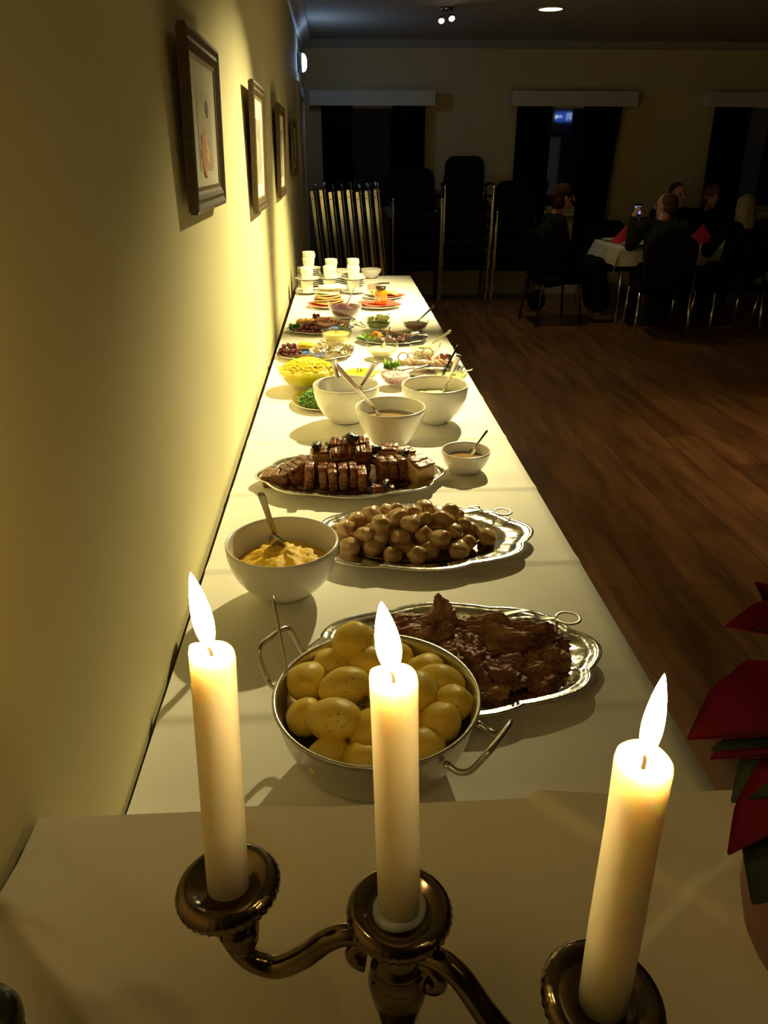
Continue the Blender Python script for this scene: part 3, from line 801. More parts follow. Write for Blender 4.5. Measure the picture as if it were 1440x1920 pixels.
def filling(name, label, x, y, geo, z, material, dome=.004, lump=0.0, cat='food', freq=40, seed=0, n=48, kind=None, dip=0.0):
    """what lies in a bowl: follows the inner wall up to height z, with a domed or lumpy top"""
    r, h, base, th, power = geo
    prof = [(0, .012)]
    for k in range(1, 8):
        zz = .010 + (z - .010) * k / 7
        prof.append((inner_r(zz, r, h, base, th, power) - .0012, zz))
    R = prof[-1][0]; nb = len(prof)
    for k in range(1, 9):
        u = 1 - k / 9
        prof.append((R * u, z + dome * (1 - u * u) + dip))
    prof.append((0, z + dome + dip))
    prof[0] = (0, .0105)
    def md(a, i, rr, zz):
        if i >= nb and lump:
            c = Vector((rr * math.cos(a), rr * math.sin(a), seed)); zz += lump * noise.noise(c * freq) + lump * .5 * noise.noise(c * freq * 2.3)
        return rr, zz
    o = obj(name, lathe(prof, n, md), material, loc=(x, y, T + .0015))
    return tag(o, label, cat, None, kind)

def spoon(label, end, tip, bl=.055, bw=.018, hw=.006, hw2=None, material=None, name='serving_spoon', sag=.0, end_r=None, hook=None, cat='spoon'):
    material = material or CUTLERY
    E = Vector(end); P = Vector(tip)
    t = thing(name, label, cat, P)
    e = E - P; d = e.normalized(); L = e.length
    neck = d * (bl * .5)
    hw2 = hw2 or hw * .55
    pts = []; ws = []; ts = []
    for k in range(13):
        u = k / 12
        p = neck + (e - neck) * u; p.z -= sag * math.sin(PI * u)
        pts.append(p); w_ = hw2 + (hw - hw2) * u ** 1.4
        if k == 12: w_ *= .75
        ws.append(w_); ts.append(.0016 if hw < .009 else .0020)
    if hook:
        H = Vector(hook) - P
        pts += [e + (H - e) * .12 + Vector((0, 0, .006)), e + (H - e) * .4, H]; ws += [hw * .9, hw * .8, hw * .7]; ts += [.002, .002, .002]
    hd = obj('handle', sweep(pts, ws, ts, 10, up=(0, 1, .25)), material, t)
    M_ = d.to_track_quat('Y', 'Z').to_matrix().to_4x4()
    obj('bowl', xf(joinm(lathe([(0, -.35), (.5, -.30), (.85, -.15), (1, 0), (.93, 0), (.8, -.10), (.45, -.22), (0, -.26)], 20)), M_ @ Matrix.Diagonal((bw, bl * .5, bw * .9, 1))), material, t)
    return t

def tongs(label, end, tip, w_=.012, loop=.018):
    E = Vector(end); P = Vector(tip); t = thing('serving_tongs', label, 'tongs', P)
    e = E - P; d = e.normalized(); s = d.cross(Vector((0, 0, 1))).normalized()
    a0 = e - d * (loop * 2.0)
    ring = [a0 + d * (loop * 1.6 * (1 - math.cos(a)) * .5 + 0) + s * (loop * .72 * math.sin(a) * (1 if a < PI else 1)) for a in [2 * PI * k / 20 for k in range(21)]]
    obj('loop', sweep([r + d * loop * .4 for r in ring], .0034, .0018, 8), CUTLERY, t)
    for k in (-1, 1):
        obj('arm', sweep(smooth_path([a0 + d * loop * .42, a0 - d * .02 + s * .004 * k + Vector((0, 0, .002)), e * .45 + s * w_ * k + Vector((0, 0, .012)), s * w_ * k + Vector((0, 0, .004 * k))], 6),
                         [.0045] * 12 + [.005, .006, .007, .009, .011, .012, .010], .0012, 8), CUTLERY, t)
    return t

def platter(label, x, y, a, b, rotz=0.0, lobes=8, wave=.045, well=.70, h=.022, material=None, name='serving_platter', n=144, cat='platter', group=None):
    def outline(th, wt):
        c = abs(math.cos(th * lobes / 2)) ** .6
        f = 1 + wt * (wave * (c - .6) + .018 * math.sin(th * lobes * 1 + .7))
        return f
    rings = [(0, .003, 0), (well * .5, .003, 0), (well * .93, .0035, 0), (well, .006, .15), (well + .05, h * .55, .35), (well + .08, h * .62, .6), (well + .14, h * .60, .8),
             (.90, h * .78, .95), (.925, h * .95, 1), (.945, h * .86, 1), (.965, h * .98, 1), (.99, h * 1.02, 1), (1.0, h * .92, 1), (.985, h * .80, 1), (well + .1, h * .42, .6), (well, .001, .15), (well * .9, 0, 0), (0, 0, 0)]
    V, F, R = [], [], []
    for s, z, wt in rings:
        if s == 0: R.append([len(V)]); V.append((0, 0, z)); continue
        row = []
        for k in range(n):
            th = 2 * PI * k / n; f = outline(th, wt)
            rip = .0012 * math.sin(th * lobes * 3) * wt if .7 < s < .92 else 0
            row.append(len(V)); V.append((a * s * f * math.cos(th), b * s * f * math.sin(th), z + rip))
        R.append(row)
    for p, q in zip(R, R[1:]):
        for k in range(n):
            k2 = (k + 1) % n
            if len(p) == 1: F.append((p[0], q[k], q[k2]))
            elif len(q) == 1: F.append((p[k], q[0], p[k2]))
            else: F.append((p[k], q[k], q[k2], p[k2]))
    o = obj(name, (V, F), material or SILVER, loc=(x, y, T + .0015), rot=(0, 0, rotz))
    return tag(o, label, cat, group)

GP = 'silver serving platters'
# --- potato pan -------------------------------------------------------------
POT_Y = mat('boiled_potato', (.92, .66, .085), .42, col2=(.93, .72, .13), scale=14, sss=.25, ssr=(1, .6, .15), sscale=.01, bump=.06, bscale=90)
def potato_mat():
    m = POT_Y; nt = m.node_tree; b = nt.nodes['Principled BSDF']
    v = nt.nodes.new('ShaderNodeTexVoronoi'); v.inputs['Scale'].default_value = 170
    tc = nt.nodes.new('ShaderNodeTexCoord'); nt.links.new(tc.outputs['Object'], v.inputs['Vector'])
    n = nt.nodes.new('ShaderNodeTexNoise'); n.inputs['Scale'].default_value = 25; nt.links.new(tc.outputs['Object'], n.inputs['Vector'])
    r = nt.nodes.new('ShaderNodeMath'); r.operation = 'LESS_THAN'; r.inputs[1].default_value = .16; nt.links.new(v.outputs['Distance'], r.inputs[0])
    g = nt.nodes.new('ShaderNodeMath'); g.operation = 'GREATER_THAN'; g.inputs[1].default_value = .55; nt.links.new(n.outputs['Fac'], g.inputs[0])
    x = nt.nodes.new('ShaderNodeMath'); x.operation = 'MULTIPLY'; nt.links.new(r.outputs[0], x.inputs[0]); nt.links.new(g.outputs[0], x.inputs[1])
    mx = nt.nodes.new('ShaderNodeMix'); mx.data_type = 'RGBA'; mx.inputs[7].default_value = (.10, .09, .02, 1)
    src = b.inputs['Base Color'].links[0].from_socket
    nt.links.new(x.outputs[0], mx.inputs[0]); nt.links.new(src, mx.inputs[6]); nt.links.new(mx.outputs[2], b.inputs['Base Color'])
potato_mat()
PX, PY, PZ = .034, .834, T + .0015
def pan():
    t = thing('steel_pan', 'round-bottomed steel pan with two loop handles, full of potatoes', 'pan', (PX, PY, PZ))
    R_, H_ = .141, .112
    prof = [(0, .0), (.050, .0), (.062, .003)]
    for k in range(1, 13):
        u = k / 12; a = u * PI / 2
        prof.append((.062 + (R_ - .004 - .062) * math.sin(a) ** .9, .003 + (H_ - .006) * (1 - math.cos(a)) ** .95))
    prof += [(R_ - .001, H_ - .002), (R_ + .002, H_), (R_ + .001, H_ + .0025), (R_ - .003, H_ + .002), (R_ - .006, H_ - .004)]
    for k in range(11, 0, -1):
        u = k / 12; a = u * PI / 2
        prof.append((.058 + (R_ - .010 - .058) * math.sin(a) ** .9, .006 + (H_ - .009) * (1 - math.cos(a)) ** .95))
    prof += [(.05, .005), (0, .005)]
    obj('pan_body', lathe(prof, 80), STEEL, t)
    for ang, out, rise in ((math.radians(143), .045, .022), (math.radians(-36), .044, .014)):
        d = Vector((math.cos(ang), math.sin(ang), 0)); s = Vector((-d.y, d.x, 0))
        p = lambda o_, q, z: d * (R_ + o_) + s * q + Vector((0, 0, H_ + z))
        path = smooth_path([p(-.004, -.045, -.022), p(.010, -.044, -.026), p(out * .55, -.040, -.020), p(out * .9, -.036, rise * .5), p(out, -.026, rise), p(out + .001, 0, rise + .001), p(out, .026, rise), p(out * .9, .036, rise * .5), p(out * .55, .040, -.020), p(.010, .044, -.026), p(-.004, .045, -.022)], 6)
        h = obj('handle', sweep(path, .0042, n=12), STEEL, t)
        for q in (-.045, .045):
            obj('rivet', xf(blob(.006, .006, .004, sub=2), Matrix.Translation(p(-.006, q, -.022))), STEEL, h)
pan()
PM = [mesh_of('boiled_potato', blob(*d, .09, 1.2, s, 4), POT_Y) for s, d in enumerate(((.034, .027, .026), (.029, .027, .027), (.036, .028, .027), (.031, .025, .025)))]
pots = [(.000, .945, .870, 1, 70, 1.15), (-.070, .885, .842, 0, 60, 1.05), (-.028, .915, .842, 1, 10, 1.0), (-.010, .845, .858, 2, 5, 1.0), (-.062, .812, .836, 1, 30, .95), (-.025, .786, .852, 2, -20, 1.05), (.028, .780, .838, 0, 40, 1.05),
        (.108, .905, .836, 3, 20, 1.0), (.128, .868, .842, 2, -25, .95), (.140, .828, .838, 1, -10, .95), (.118, .792, .836, 1, 25, 1.0), (.090, .756, .828, 3, 15, 1.0), (.092, .835, .855, 0, 80, .95), (.030, .905, .850, 0, 0, 1.05), (.045, .845, .858, 1, 40, 1.0),
        (.055, .745, .826, 3, -15, 1.0), (.012, .738, .826, 1, 0, .9), (-.040, .745, .822, 3, 30, .95), (.060, .940, .836, 2, 10, .95), (.075, .800, .828, 1, 10, .9), (.000, .815, .81, 0, 30, 1), (-.02, .87, .81, 0, 70, 1), (.05, .87, .80, 2, 20, 1), (.1, .87, .80, 1, 0, 1)]
PLAB = ['topmost boiled potato standing at the back rim of the pan', 'large boiled potato at the wall-side rim below the standing one', 'round boiled potato behind the wall-side rim ones', 'oval speckled potato on top in the middle of the pan', 'boiled potato against the wall-side front of the pan', 'big oval speckled potato at the front of the heap', 'boiled potato just behind the middle candle at the front', 'boiled potato at the back beside the roast platter', 'oval boiled potato at the roast platter side of the pan', 'round boiled potato highest at the far handle side', 'boiled potato above the front handle', 'lowest boiled potato by the front handle', 'upright boiled potato beside the middle candle']
for ip, (x, y, z, k, rz, s) in enumerate(pots):
    d = Vector((x - PX, y - PY, 0)); L = d.length
    lim = .141 * math.sqrt(max(.05, 1 - ((T + .112 - min(z, T + .112)) / .118) ** 2)) - .033 * s
    if L > lim: d *= lim / L
    o = obj('boiled_potato', PM[k], loc=(PX + d.x, PY + d.y, z), rot=(.2 * math.sin(rz), .25 * math.cos(rz * 2), math.radians(rz)), scale=(s, s, s))
    tag(o, PLAB[ip] if ip < len(PLAB) else 'peeled boiled potato half buried in the heap in the steel pan', 'potato', 'boiled potatoes in the pan')
spoon('thin steel spoon standing in the potato pan', (-.114, .968, .932), (-.083, .858, .822), .05, .014, .0028, .0024)

# --- roast meat platter -------------------------------------------------------
platter('silver platter of dark roast meat beside the potato pan', .170, 1.048, .250, .157, .0, 8, group=GP)
MEAT = mat('dark_roast_meat', (.22, .105, .048), .55, col2=(.50, .28, .14), scale=22, bump=.15, bscale=55, stretch=(1, 3, 1), spec=.5, coat=.12)
MEAT2 = mat('reddish_roast_meat', (.34, .145, .095), .52, col2=(.19, .08, .045), scale=30, bump=.12, bscale=70, coat=.1)
JUS = mat('meat_juice', (.035, .013, .006), .12, coat=.5)
tag(obj('meat_juice', xf(lathe([(0, .0), (.95, .0), (1, .001), (.93, .0026), (0, .003)], 48, lambda a, i, r, z: (r * (1 + .06 * math.sin(a * 5)), z)), Matrix.Diagonal((.165, .092, 1, 1))), JUS, loc=(.175, 1.04, T + .0056)), 'dark pool of meat juice in the roast meat platter', 'juice')
def chunk(sx, sy, sz, seed, rough=.5):
    """torn piece of roast: lumpy body with fibrous ridges"""
    bm = bmesh.new(); bmesh.ops.create_icosphere(bm, subdivisions=6, radius=1)
    off = Vector((seed * 2.3, seed * 5.1, seed)); V = []
    for v in bm.verts:
        c = v.co; n1 = noise.noise(c * 1.5 + off); n2 = noise.noise(Vector((c.x * 1.6, c.y * 7, c.z * 7)) + off); n3 = noise.noise(c * 3.2 + off); n4 = noise.noise(Vector((c.x * 4, c.y * 17, c.z * 17)) + off)
        d = 1 + rough * n1 + .20 * n2 - .38 * max(0, .28 - abs(n3)) + .07 * n4
        V.append((c.x * sx * d * 1.12, c.y * sy * d * 1.12, max(c.z * sz * d * 1.1, -sz * .75)))
    F = [tuple(v.index for v in f.verts) for f in bm.faces]; bm.free(); return V, F
chunks = [(.150, 1.075, .045, .040, .030, .042, 20, 0), (.105, 1.105, .028, .055, .03, .026, 10, 1), (.235, 1.075, .036, .060, .036, .034, -15, 0), (.290, 1.060, .036, .058, .034, .034, -10, 1), (.330, 1.020, .024, .034, .028, .022, 40, 0),
          (.205, 1.020, .028, .030, .055, .028, 12, 1), (.245, .985, .024, .040, .030, .024, -20, 1), (.290, .990, .020, .035, .022, .018, 15, 0), (.160, 1.020, .03, .028, .045, .030, 0, 0), (.310, .965, .016, .026, .018, .014, 30, 1),
          (.215, .950, .016, .03, .02, .014, -5, 0), (.060, 1.075, .022, .04, .03, .022, 30, 0), (.345, 1.075, .022, .03, .025, .02, 70, 1), (.120, 1.04, .025, .035, .03, .024, -30, 1), (.03, 1.03, .018, .03, .03, .018, -30, 0)]
MLAB = ['tallest torn roast chunk under the pointed sliver', 'long roast shred at the back rim behind the pan', 'broad brown roast chunk in the middle of the platter', 'broad roast chunk next to the tongs end', 'small roast chunk at the outer end of the platter', 'reddish upright strip of roast in the middle', 'reddish roast piece at the front middle', 'flat roast piece near the front outer rim', 'roast strip close to the pan rim', 'small reddish roast scrap at the front outer rim', 'roast scrap in the juice at the front', 'roast chunk hidden behind the potato pan', 'reddish roast scrap under the tongs loop', 'roast piece between the tall chunk and the pan', 'roast scrap at the wall end behind the pan']
for k, (x, y, z, a, b, h, rz, mk) in enumerate(chunks):
    o = obj('roast_meat_piece', chunk(a, b, h, k + 1), (MEAT, MEAT2)[mk], loc=(x, y, T + .007 + h * .72), rot=(0, 0, math.radians(rz)))
    tag(o, MLAB[k], 'meat', 'roast meat pieces')
o = obj('roast_meat_piece', xf(chunk(.013, .011, .026, 31, .4), Matrix.Rotation(math.radians(-16), 4, 'Y')), MEAT, loc=(.157, 1.088, T + .082)); tag(o, 'pointed upright sliver on top of the roast meat', 'meat', 'roast meat pieces')
tongs('steel tongs resting on the rim of the roast meat platter', (.412, 1.132, T + .030), (.235, 1.125, T + .032), .012, .027)

# --- mash bowl ----------------------------------------------------------------
g = (.108, .112, .046, .005, 2.2)
bowl('white bowl of yellow mash nearest the wall', -.127, 1.300, g[0], g[1], g[2], None, g[3], g[4], group='white serving bowls')
MASH = mat('yellow_mash', (.86, .56, .035), .6, col2=(.80, .48, .025), scale=60, bump=.25, bscale=130, sss=.1, ssr=(1, .6, .1), sscale=.008)
filling('root_mash', 'yellow mashed swede heaped in the white bowl', -.127, 1.300, g, .062, MASH, .026, .012, freq=45, n=80)
spoon('dark steel serving spoon standing in the yellow mash', (-.161, 1.300, .955), (-.138, 1.335, .826), .06, .02, .0075, .005, mat('dark_steel', (.32, .29, .25), .3, 1))

# --- caramel potatoes platter ---------------------------------------------------
platter('silver platter of small caramelised potatoes beside the mash bowl', .158, 1.492, .250, .158, .02, 8, group=GP)
CARA = mat('caramel_potato', (.42, .245, .085), .28, col2=(.52, .34, .15), scale=16, coat=.5, bump=.12, bscale=60, sss=.1, sscale=.006)
tag(obj('caramel_sauce', xf(lathe([(0, .0), (.95, .0), (1, .001), (.93, .003), (0, .0035)], 48), Matrix.Diagonal((.172, .098, 1, 1))), mat('caramel', (.10, .035, .008), .12, coat=.5), loc=(.158, 1.492, T + .0056)), 'brown caramel sauce under the small potatoes', 'sauce')
CM = [mesh_of('caramel_potato', blob(*d, .30, 1.4, s + 20, 3, .05, 5), CARA) for s, d in enumerate(((.025, .018, .017), (.021, .020, .018), (.027, .019, .016), (.020, .018, .018), (.023, .021, .017)))]
rng = random.Random(11)
def heap(cx, cy, a, b, layers, r, rng, tries=400):
    P = []
    for li, (sa, z) in enumerate(layers):
        lay = []
        for _ in range(tries):
            u = rng.random() ** .5; th = rng.random() * 2 * PI
            x = cx + a * sa * u * math.cos(th); y = cy + b * sa * u * math.sin(th)
            if all((x - q[0]) ** 2 + (y - q[1]) ** 2 > (1.62 * r) ** 2 for q in lay): lay.append((x, y, z))
        P += lay
    return P
hp_ = heap(.135, 1.492, .175, .098, [(1, T + .022), (.86, T + .045), (.58, T + .066)], .0215, rng)
for k, (x, y, z) in enumerate(hp_):
    s = rng.uniform(.9, 1.12)
    o = obj('caramel_potato', CM[k % 5], loc=(x, y, z + rng.uniform(-.002, .003)), rot=(rng.uniform(-.4, .4), rng.uniform(-.4, .4), rng.uniform(0, 6.28)), scale=(s, s, s))
    tag(o, 'small glazed brown potato piled on the silver platter beside the mash', 'potato', 'caramelised potatoes')
tongs('steel tongs lying on the caramel potato platter', (.380, 1.582, T + .031), (.230, 1.560, T + .040), .012, .025)

# --- pork ribs platter ----------------------------------------------------------
platter('silver platter of roast pork belly and prunes', .010, 1.862, .245, .158, -.02, 8, group=GP)
RIND = mat('crackling', (.28, .075, .016), .30, col2=(.085, .018, .005), scale=60, coat=.25, bump=.35, bscale=90)
PORK = mat('roast_pork', (.36, .125, .032), .32, col2=(.085, .022, .008), scale=48, coat=.25, bump=.3, bscale=60, stretch=(1, 1, 3))
FAT = mat('pork_fat', (.62, .42, .16), .32, col2=(.50, .28, .08), scale=25, coat=.4, bump=.25, bscale=50)
PRUNE = mat('prune', (.018, .008, .007), .25, coat=.5, bump=.6, bscale=120)
tag(obj('gravy_pool', xf(lathe([(0, .0), (.95, .0), (1, .001), (.93, .003), (0, .0035)], 48), Matrix.Diagonal((.170, .098, 1, 1))), mat('caramel', (.10, .035, .008), .12), loc=(.010, 1.862, T + .0056)), 'dark gravy pooled under the pork belly', 'gravy')
def lumpy_box(sx, sy, sz, seed, r=.004, amp=.0042):
    bm = bmesh.new(); bmesh.ops.create_cube(bm, size=1); bmesh.ops.subdivide_edges(bm, edges=bm.edges[:], cuts=5, use_grid_fill=True)
    V = []
    for v in bm.verts:
        c = Vector((v.co.x * sx, v.co.y * sy, v.co.z * sz))
        for ax, s in ((0, sx), (1, sy), (2, sz)): pass
        q = Vector((v.co.x, v.co.y, v.co.z)) * 2; k = max(0, (q.length - 1.2)) * .20
        c = c * (1 - k); n = noise.noise_vector(c * 38 + Vector((seed * 3.1, seed * 2, 0))) + noise.noise_vector(c * 120 + Vector((seed, 0, 0))) * .4
        V.append(tuple(c + n * amp))
    F = [tuple(v.index for v in f.verts) for f in bm.faces]; bm.free(); return V, F
def pork_slice(x, y, z, sx, sy, sz, rz, lab, seed, tilt=0.0, m2=None):
    t = thing('pork_slice', lab, 'meat', (x, y, z), math.radians(rz), 'pork belly pieces')
    t.rotation_euler = (tilt, 0, math.radians(rz))
    obj('meat', xf(lumpy_box(sx, sy, sz * .93, seed), Matrix.Translation((0, 0, sz * .465))), m2 or PORK, t)
    nr = max(1, round(sy / .030)); rj = random.Random(seed)
    t.rotation_euler = (tilt + rj.uniform(-.08, .08), rj.uniform(-.10, .10), math.radians(rz + rj.uniform(-6, 6)))
    for k in range(nr):
        obj('crackling', xf(lumpy_box(sx * .96, sy / nr * .97, sz * .13, seed + k, amp=.0025), Matrix.Translation((0, -sy / 2 + sy / nr * (k + .5), sz * .95))), RIND, t)
def pork_block(x, y, z, sx, sy, sz, rot, lab, seed, nx=5, ny=3):
    t = thing('pork_belly_block', lab, 'meat', (x, y, z), 0, 'pork belly pieces'); t.rotation_euler = rot
    obj('meat', xf(lumpy_box(sx, sy, sz * .8, seed), Matrix.Translation((0, 0, sz * .4))), PORK, t)
    rj = random.Random(seed)
    for i in range(nx):
        for k in range(ny):
            obj('crackling', xf(lumpy_box(sx / nx * .95, sy / ny * .95, sz * .3, seed + i * 7 + k, amp=.0030), Matrix.Translation((-sx / 2 + sx / nx * (i + .5) + rj.uniform(-.001, .001), -sy / 2 + sy / ny * (k + .5), sz * (.80 + rj.uniform(-.06, .05)))) @ Matrix.Rotation(rj.uniform(-.12, .12), 4, 'Y') @ Matrix.Rotation(rj.uniform(-.15, .15), 4, 'Z')), RIND, t)
Z0 = T + .010
for k, x in enumerate((-.098, -.058, -.034, -.010, .014, .038)):
    pork_slice(x, 1.800 + .005 * math.sin(k * 2), Z0, .0225 + .002 * math.sin(k * 3), .058, .062 - .0025 * k + .004 * math.sin(k * 5), -4 + k * 2, 'upright slice of pork belly in the front row, %s from the wall side' % ['first', 'second', 'third', 'fourth', 'fifth', 'sixth'][k], k * 3 + 1, .12 * math.sin(k * 4))
pork_block(.012, 1.905, Z0 + .034, .108, .075, .052, (math.radians(18), 0, .03), 'large scored block of pork belly on top of the pile', 50, 7, 2)
pork_block(.012, 1.905, Z0, .105, .075, .034, (0, 0, .02), 'pork belly block under the big scored piece', 55, 1, 1)
pork_block(-.122, 1.858, Z0, .075, .062, .052, (0, math.radians(-16), .5), 'scored pork belly block on the wall side of the platter', 60, 4, 1)
pork_block(-.175, 1.842, Z0, .075, .055, .034, (math.radians(10), math.radians(-14), -.35), 'flat reddish pork piece at the wall end of the platter', 65, 3, 1)
pork_slice(-.068, 1.895, Z0 + .024, .05, .045, .045, 8, 'pale chunk of pork topped with a prune', 70, 0, FAT)
pork_slice(-.072, 1.905, Z0, .05, .05, .028, 8, 'pork chunk under the pale prune-topped piece', 72)
for k, (x, y) in enumerate(((.092, 1.835), (.117, 1.84), (.142, 1.848))):
    pork_slice(x, y, Z0, .022, .05, .058, 12, 'short pork slice between the front row and the fatty chunk, %s' % ('first', 'second', 'third')[k], 80 + k)
pork_slice(.192, 1.838, Z0, .055, .06, .058, 25, 'thick golden fatty pork chunk at the far end of the platter', 90, .2, FAT)
pork_slice(.115, 1.925, Z0 + .012, .05, .045, .052, -15, 'golden chunk of pork fat at the back of the platter', 93, 0, FAT)
pork_slice(.158, 1.925, Z0 + .004, .05, .045, .05, 20, 'pale streaky pork fat chunk at the back of the platter', 95, 0, FAT)
pork_slice(.09, 1.762, Z0, .055, .03, .018, 5, 'low reddish strip of pork at the front rim', 97)
PR = [mesh_of('prune', blob(.019, .013, .0115, .35, 2.2, 70 + s, 3, .12, 7), PRUNE) for s in range(2)]
for k, (x, y, z, lab) in enumerate(((.016, 1.900, Z0 + .098, 'glossy prune on top of the big scored block'), (-.078, 1.890, Z0 + .080, 'prune on the pale pork chunk'), (-.045, 1.925, Z0 + .066, 'prune between the pale chunk and the scored block'), (.075, 1.905, Z0 + .060, 'prune at the end of the scored block'),
                                  (.155, 1.875, Z0 + .058, 'prune beside the golden fatty chunk'), (.075, 1.865, Z0 + .045, 'prune below the scored block'), (.070, 1.757, Z0 + .008, 'prune at the front rim of the pork platter'), (.098, 1.757, Z0 + .022, 'second prune at the front rim of the pork platter'))):
    tag(obj('prune', PR[k % 2], loc=(x, y, z), rot=(.3 * k, .2, k * 1.1)), lab, 'prune', 'prunes on the pork')

# --- small sauce bowl ---------------------------------------------------------
g = (.067, .056, .044, .004, 1.7)
bowl('small white bowl of brown sauce beside the pork platter', .325, 1.925, g[0], g[1], g[2], None, g[3], g[4], group='white serving bowls')
BROWN = mat('brown_sauce', (.30, .16, .045), .12, coat=.4)
filling('brown_sauce', 'brown sauce in the small white bowl', .325, 1.925, g, .032, BROWN, 0, cat='sauce')
spoon('spoon leaning in the small sauce bowl', (.397, 2.005, .825), (.345, 1.955, .778), .035, .011, .005, .003)

# --- three large white bowls -----------------------------------------------------
gl = (.106, .121, .046, .005, 2.3); gc = (.103, .120, .042, .005, 1.5)
bowl('large white bowl nearest the wall of the three big bowls', .004, 2.370, gl[0], gl[1], gl[2], None, gl[3], gl[4], group='white serving bowls')
bowl('large white conical bowl of gravy in front of the other two', .131, 2.125, gc[0], gc[1], gc[2], None, gc[3], gc[4], group='white serving bowls')
bowl('large white bowl of creamy stew at the floor side', .287, 2.352, gl[0], gl[1], gl[2], None, gl[3], gl[4], group='white serving bowls')
filling('red_cabbage', 'dark red cabbage deep in the bowl nearest the wall', .004, 2.370, gl, .062, mat('red_cabbage', (.06, .02, .03), .4, col2=(.14, .06, .07), scale=90, bump=.5, bscale=150), .006, .008, n=64)
filling('gravy', 'brown gravy in the front conical bowl', .131, 2.125, gc, .082, mat('gravy', (.30, .19, .07), .15, coat=.3), 0, cat='sauce')
filling('creamed_stew', 'creamy white stew in the bowl at the floor side', .287, 2.352, gl, .078, mat('creamed_stew', (.66, .56, .28), .4, col2=(.58, .47, .2), scale=50, bump=.4, bscale=80), .006, .006, n=64)
spoon('long straight ladle with a hooked end in the front gravy bowl', (-.032, 2.105, .998), (.110, 2.150, .822), .07, .03, .0085, .0065, name='ladle', hook=(-.020, 2.052, .968), cat='ladle')
spoon('broad-handled spoon in the bowl nearest the wall', (.100, 2.375, .930), (.042, 2.425, .822), .06, .018, .012, .005)
spoon('broad-handled spoon in the creamy stew bowl', (.366, 2.385, .948), (.325, 2.405, .826), .06, .018, .011, .004)

# --- parsley plate --------------------------------------------------------------
o = obj('oval_plate', xf(lathe([(0, .004), (.72, .004), (.82, .008), (.97, .014), (1, .015), (1, .012), (.8, .003), (.7, 0), (0, 0)], 56), Matrix.Diagonal((.105, .135, 1, 1))), SILVER, loc=(-.080, 2.575, T + .0015)); tag(o, 'silver-rimmed oval plate of parsley behind the bowl nearest the wall', 'plate')
HERB = mat('parsley_green', (.07, .21, .025), .6, col2=(.14, .34, .04), scale=40)
LETT = mat('lettuce_green', (.22, .46, .05), .55, col2=(.42, .62, .13), scale=18)
def herb_mass(a, b, h, n, seed, s=.012):
    r = random.Random(seed); V, F = [], []
    for _ in range(n):
        u = r.random() ** .5; th = r.random() * 2 * PI; x = a * u * math.cos(th); y = b * u * math.sin(th); z = h * (1 - u * u) * r.uniform(.3, 1.0) + .006
        e = Matrix.Rotation(r.uniform(0, 6.28), 3, 'Z') @ Matrix.Rotation(r.uniform(-1.1, 1.1), 3, 'X'); o_ = len(V)
        for p in ((-.5, 0, 0), (-.15, .25, .1), (-.35, .75, 0), (0, .55, .15), (.1, 1.05, 0), (.2, .55, .1), (.55, .7, 0), (.3, .2, .1), (.4, -.1, 0)):
            q = e @ (Vector(p) * s); V.append((x + q.x, y + q.y, max(.004, z + q.z)))
        F.append(tuple(range(o_, o_ + 9)))
    return V, F
tag(obj('parsley', herb_mass(.078, .10, .050, 620, 5), HERB, loc=(-.080, 2.575, T + .006), smooth=False), 'heap of curly green parsley on the oval plate', 'parsley', kind='stuff')

# --- glass bowls ------------------------------------------------------------------
GG = 'glass bowls'
def gbowl(label, x, y, r, h, base, fillname, filllabel, fillmat, level, dome=.004, lump=.002, cat='food', power=2.1, freq=60):
    g = (r, h, base, .0035, power)
    bowl(label, x, y, r, h, base, GLASS, .0035, power, 48, 'glass_bowl', GG)
    return filling(fillname, filllabel, x, y, g, level, fillmat, dome, lump, cat, freq, n=48)
EGG = mat('yellow_salad', (.90, .68, .01), .5, col2=(.86, .72, .03), scale=70, bump=.5, bscale=120)
gbowl('large glass bowl of yellow egg salad by the wall', -.137, 2.770, .114, .096, .055, 'egg_salad', 'bright yellow egg salad in the large glass bowl', EGG, .070, .020, .010, freq=50)
def chips(n, a, h, z, s, seed):
    r = random.Random(seed); parts = []
    for _ in range(n):
        u = r.random() ** .5; th = r.random() * 2 * PI
        M_ = Matrix.Translation((a * u * math.cos(th), a * u * math.sin(th), z + h * (1 - u * u))) @ Matrix.Rotation(r.uniform(0, 6), 4, 'Z') @ Matrix.Rotation(r.uniform(-.6, .6), 4, 'X')
        parts.append(xf(box(-s, s, -s * .35, s * .35, -s * .18, s * .18), M_))
    return joinm(*parts)
tag(obj('egg_shreds', chips(420, .088, .030, .074, .011, 4), EGG, loc=(-.137, 2.770, T + .002), smooth=False), 'loose yellow shreds heaped on the egg salad', 'food', kind='stuff')
spoon('clear salad spoon leaning out of the egg salad bowl', (-.012, 2.775, .905), (-.085, 2.790, .83), .05, .016, .008, .006, GLASS)
spoon('dark-handled spoon hooked on the egg salad bowl', (-.022, 2.69, .825), (-.06, 2.74, .825), .03, .010, .005, .004, mat('dark_steel', (.32, .29, .25), .3, 1))
gbowl('glass bowl of yellow mustard sauce beside the egg salad', .062, 2.835, .072, .050, .036, 'mustard_sauce', 'deep yellow mustard sauce in a glass bowl', mat('mustard', (.76, .50, .02), .25, coat=.3), .036, .003, .001, 'sauce')
tag(obj('herb_sprig', herb_mass(.014, .010, .006, 12, 8, .009), HERB, loc=(.056, 2.840, T + .037), smooth=False), 'green herb sprig on the mustard sauce', 'herb')
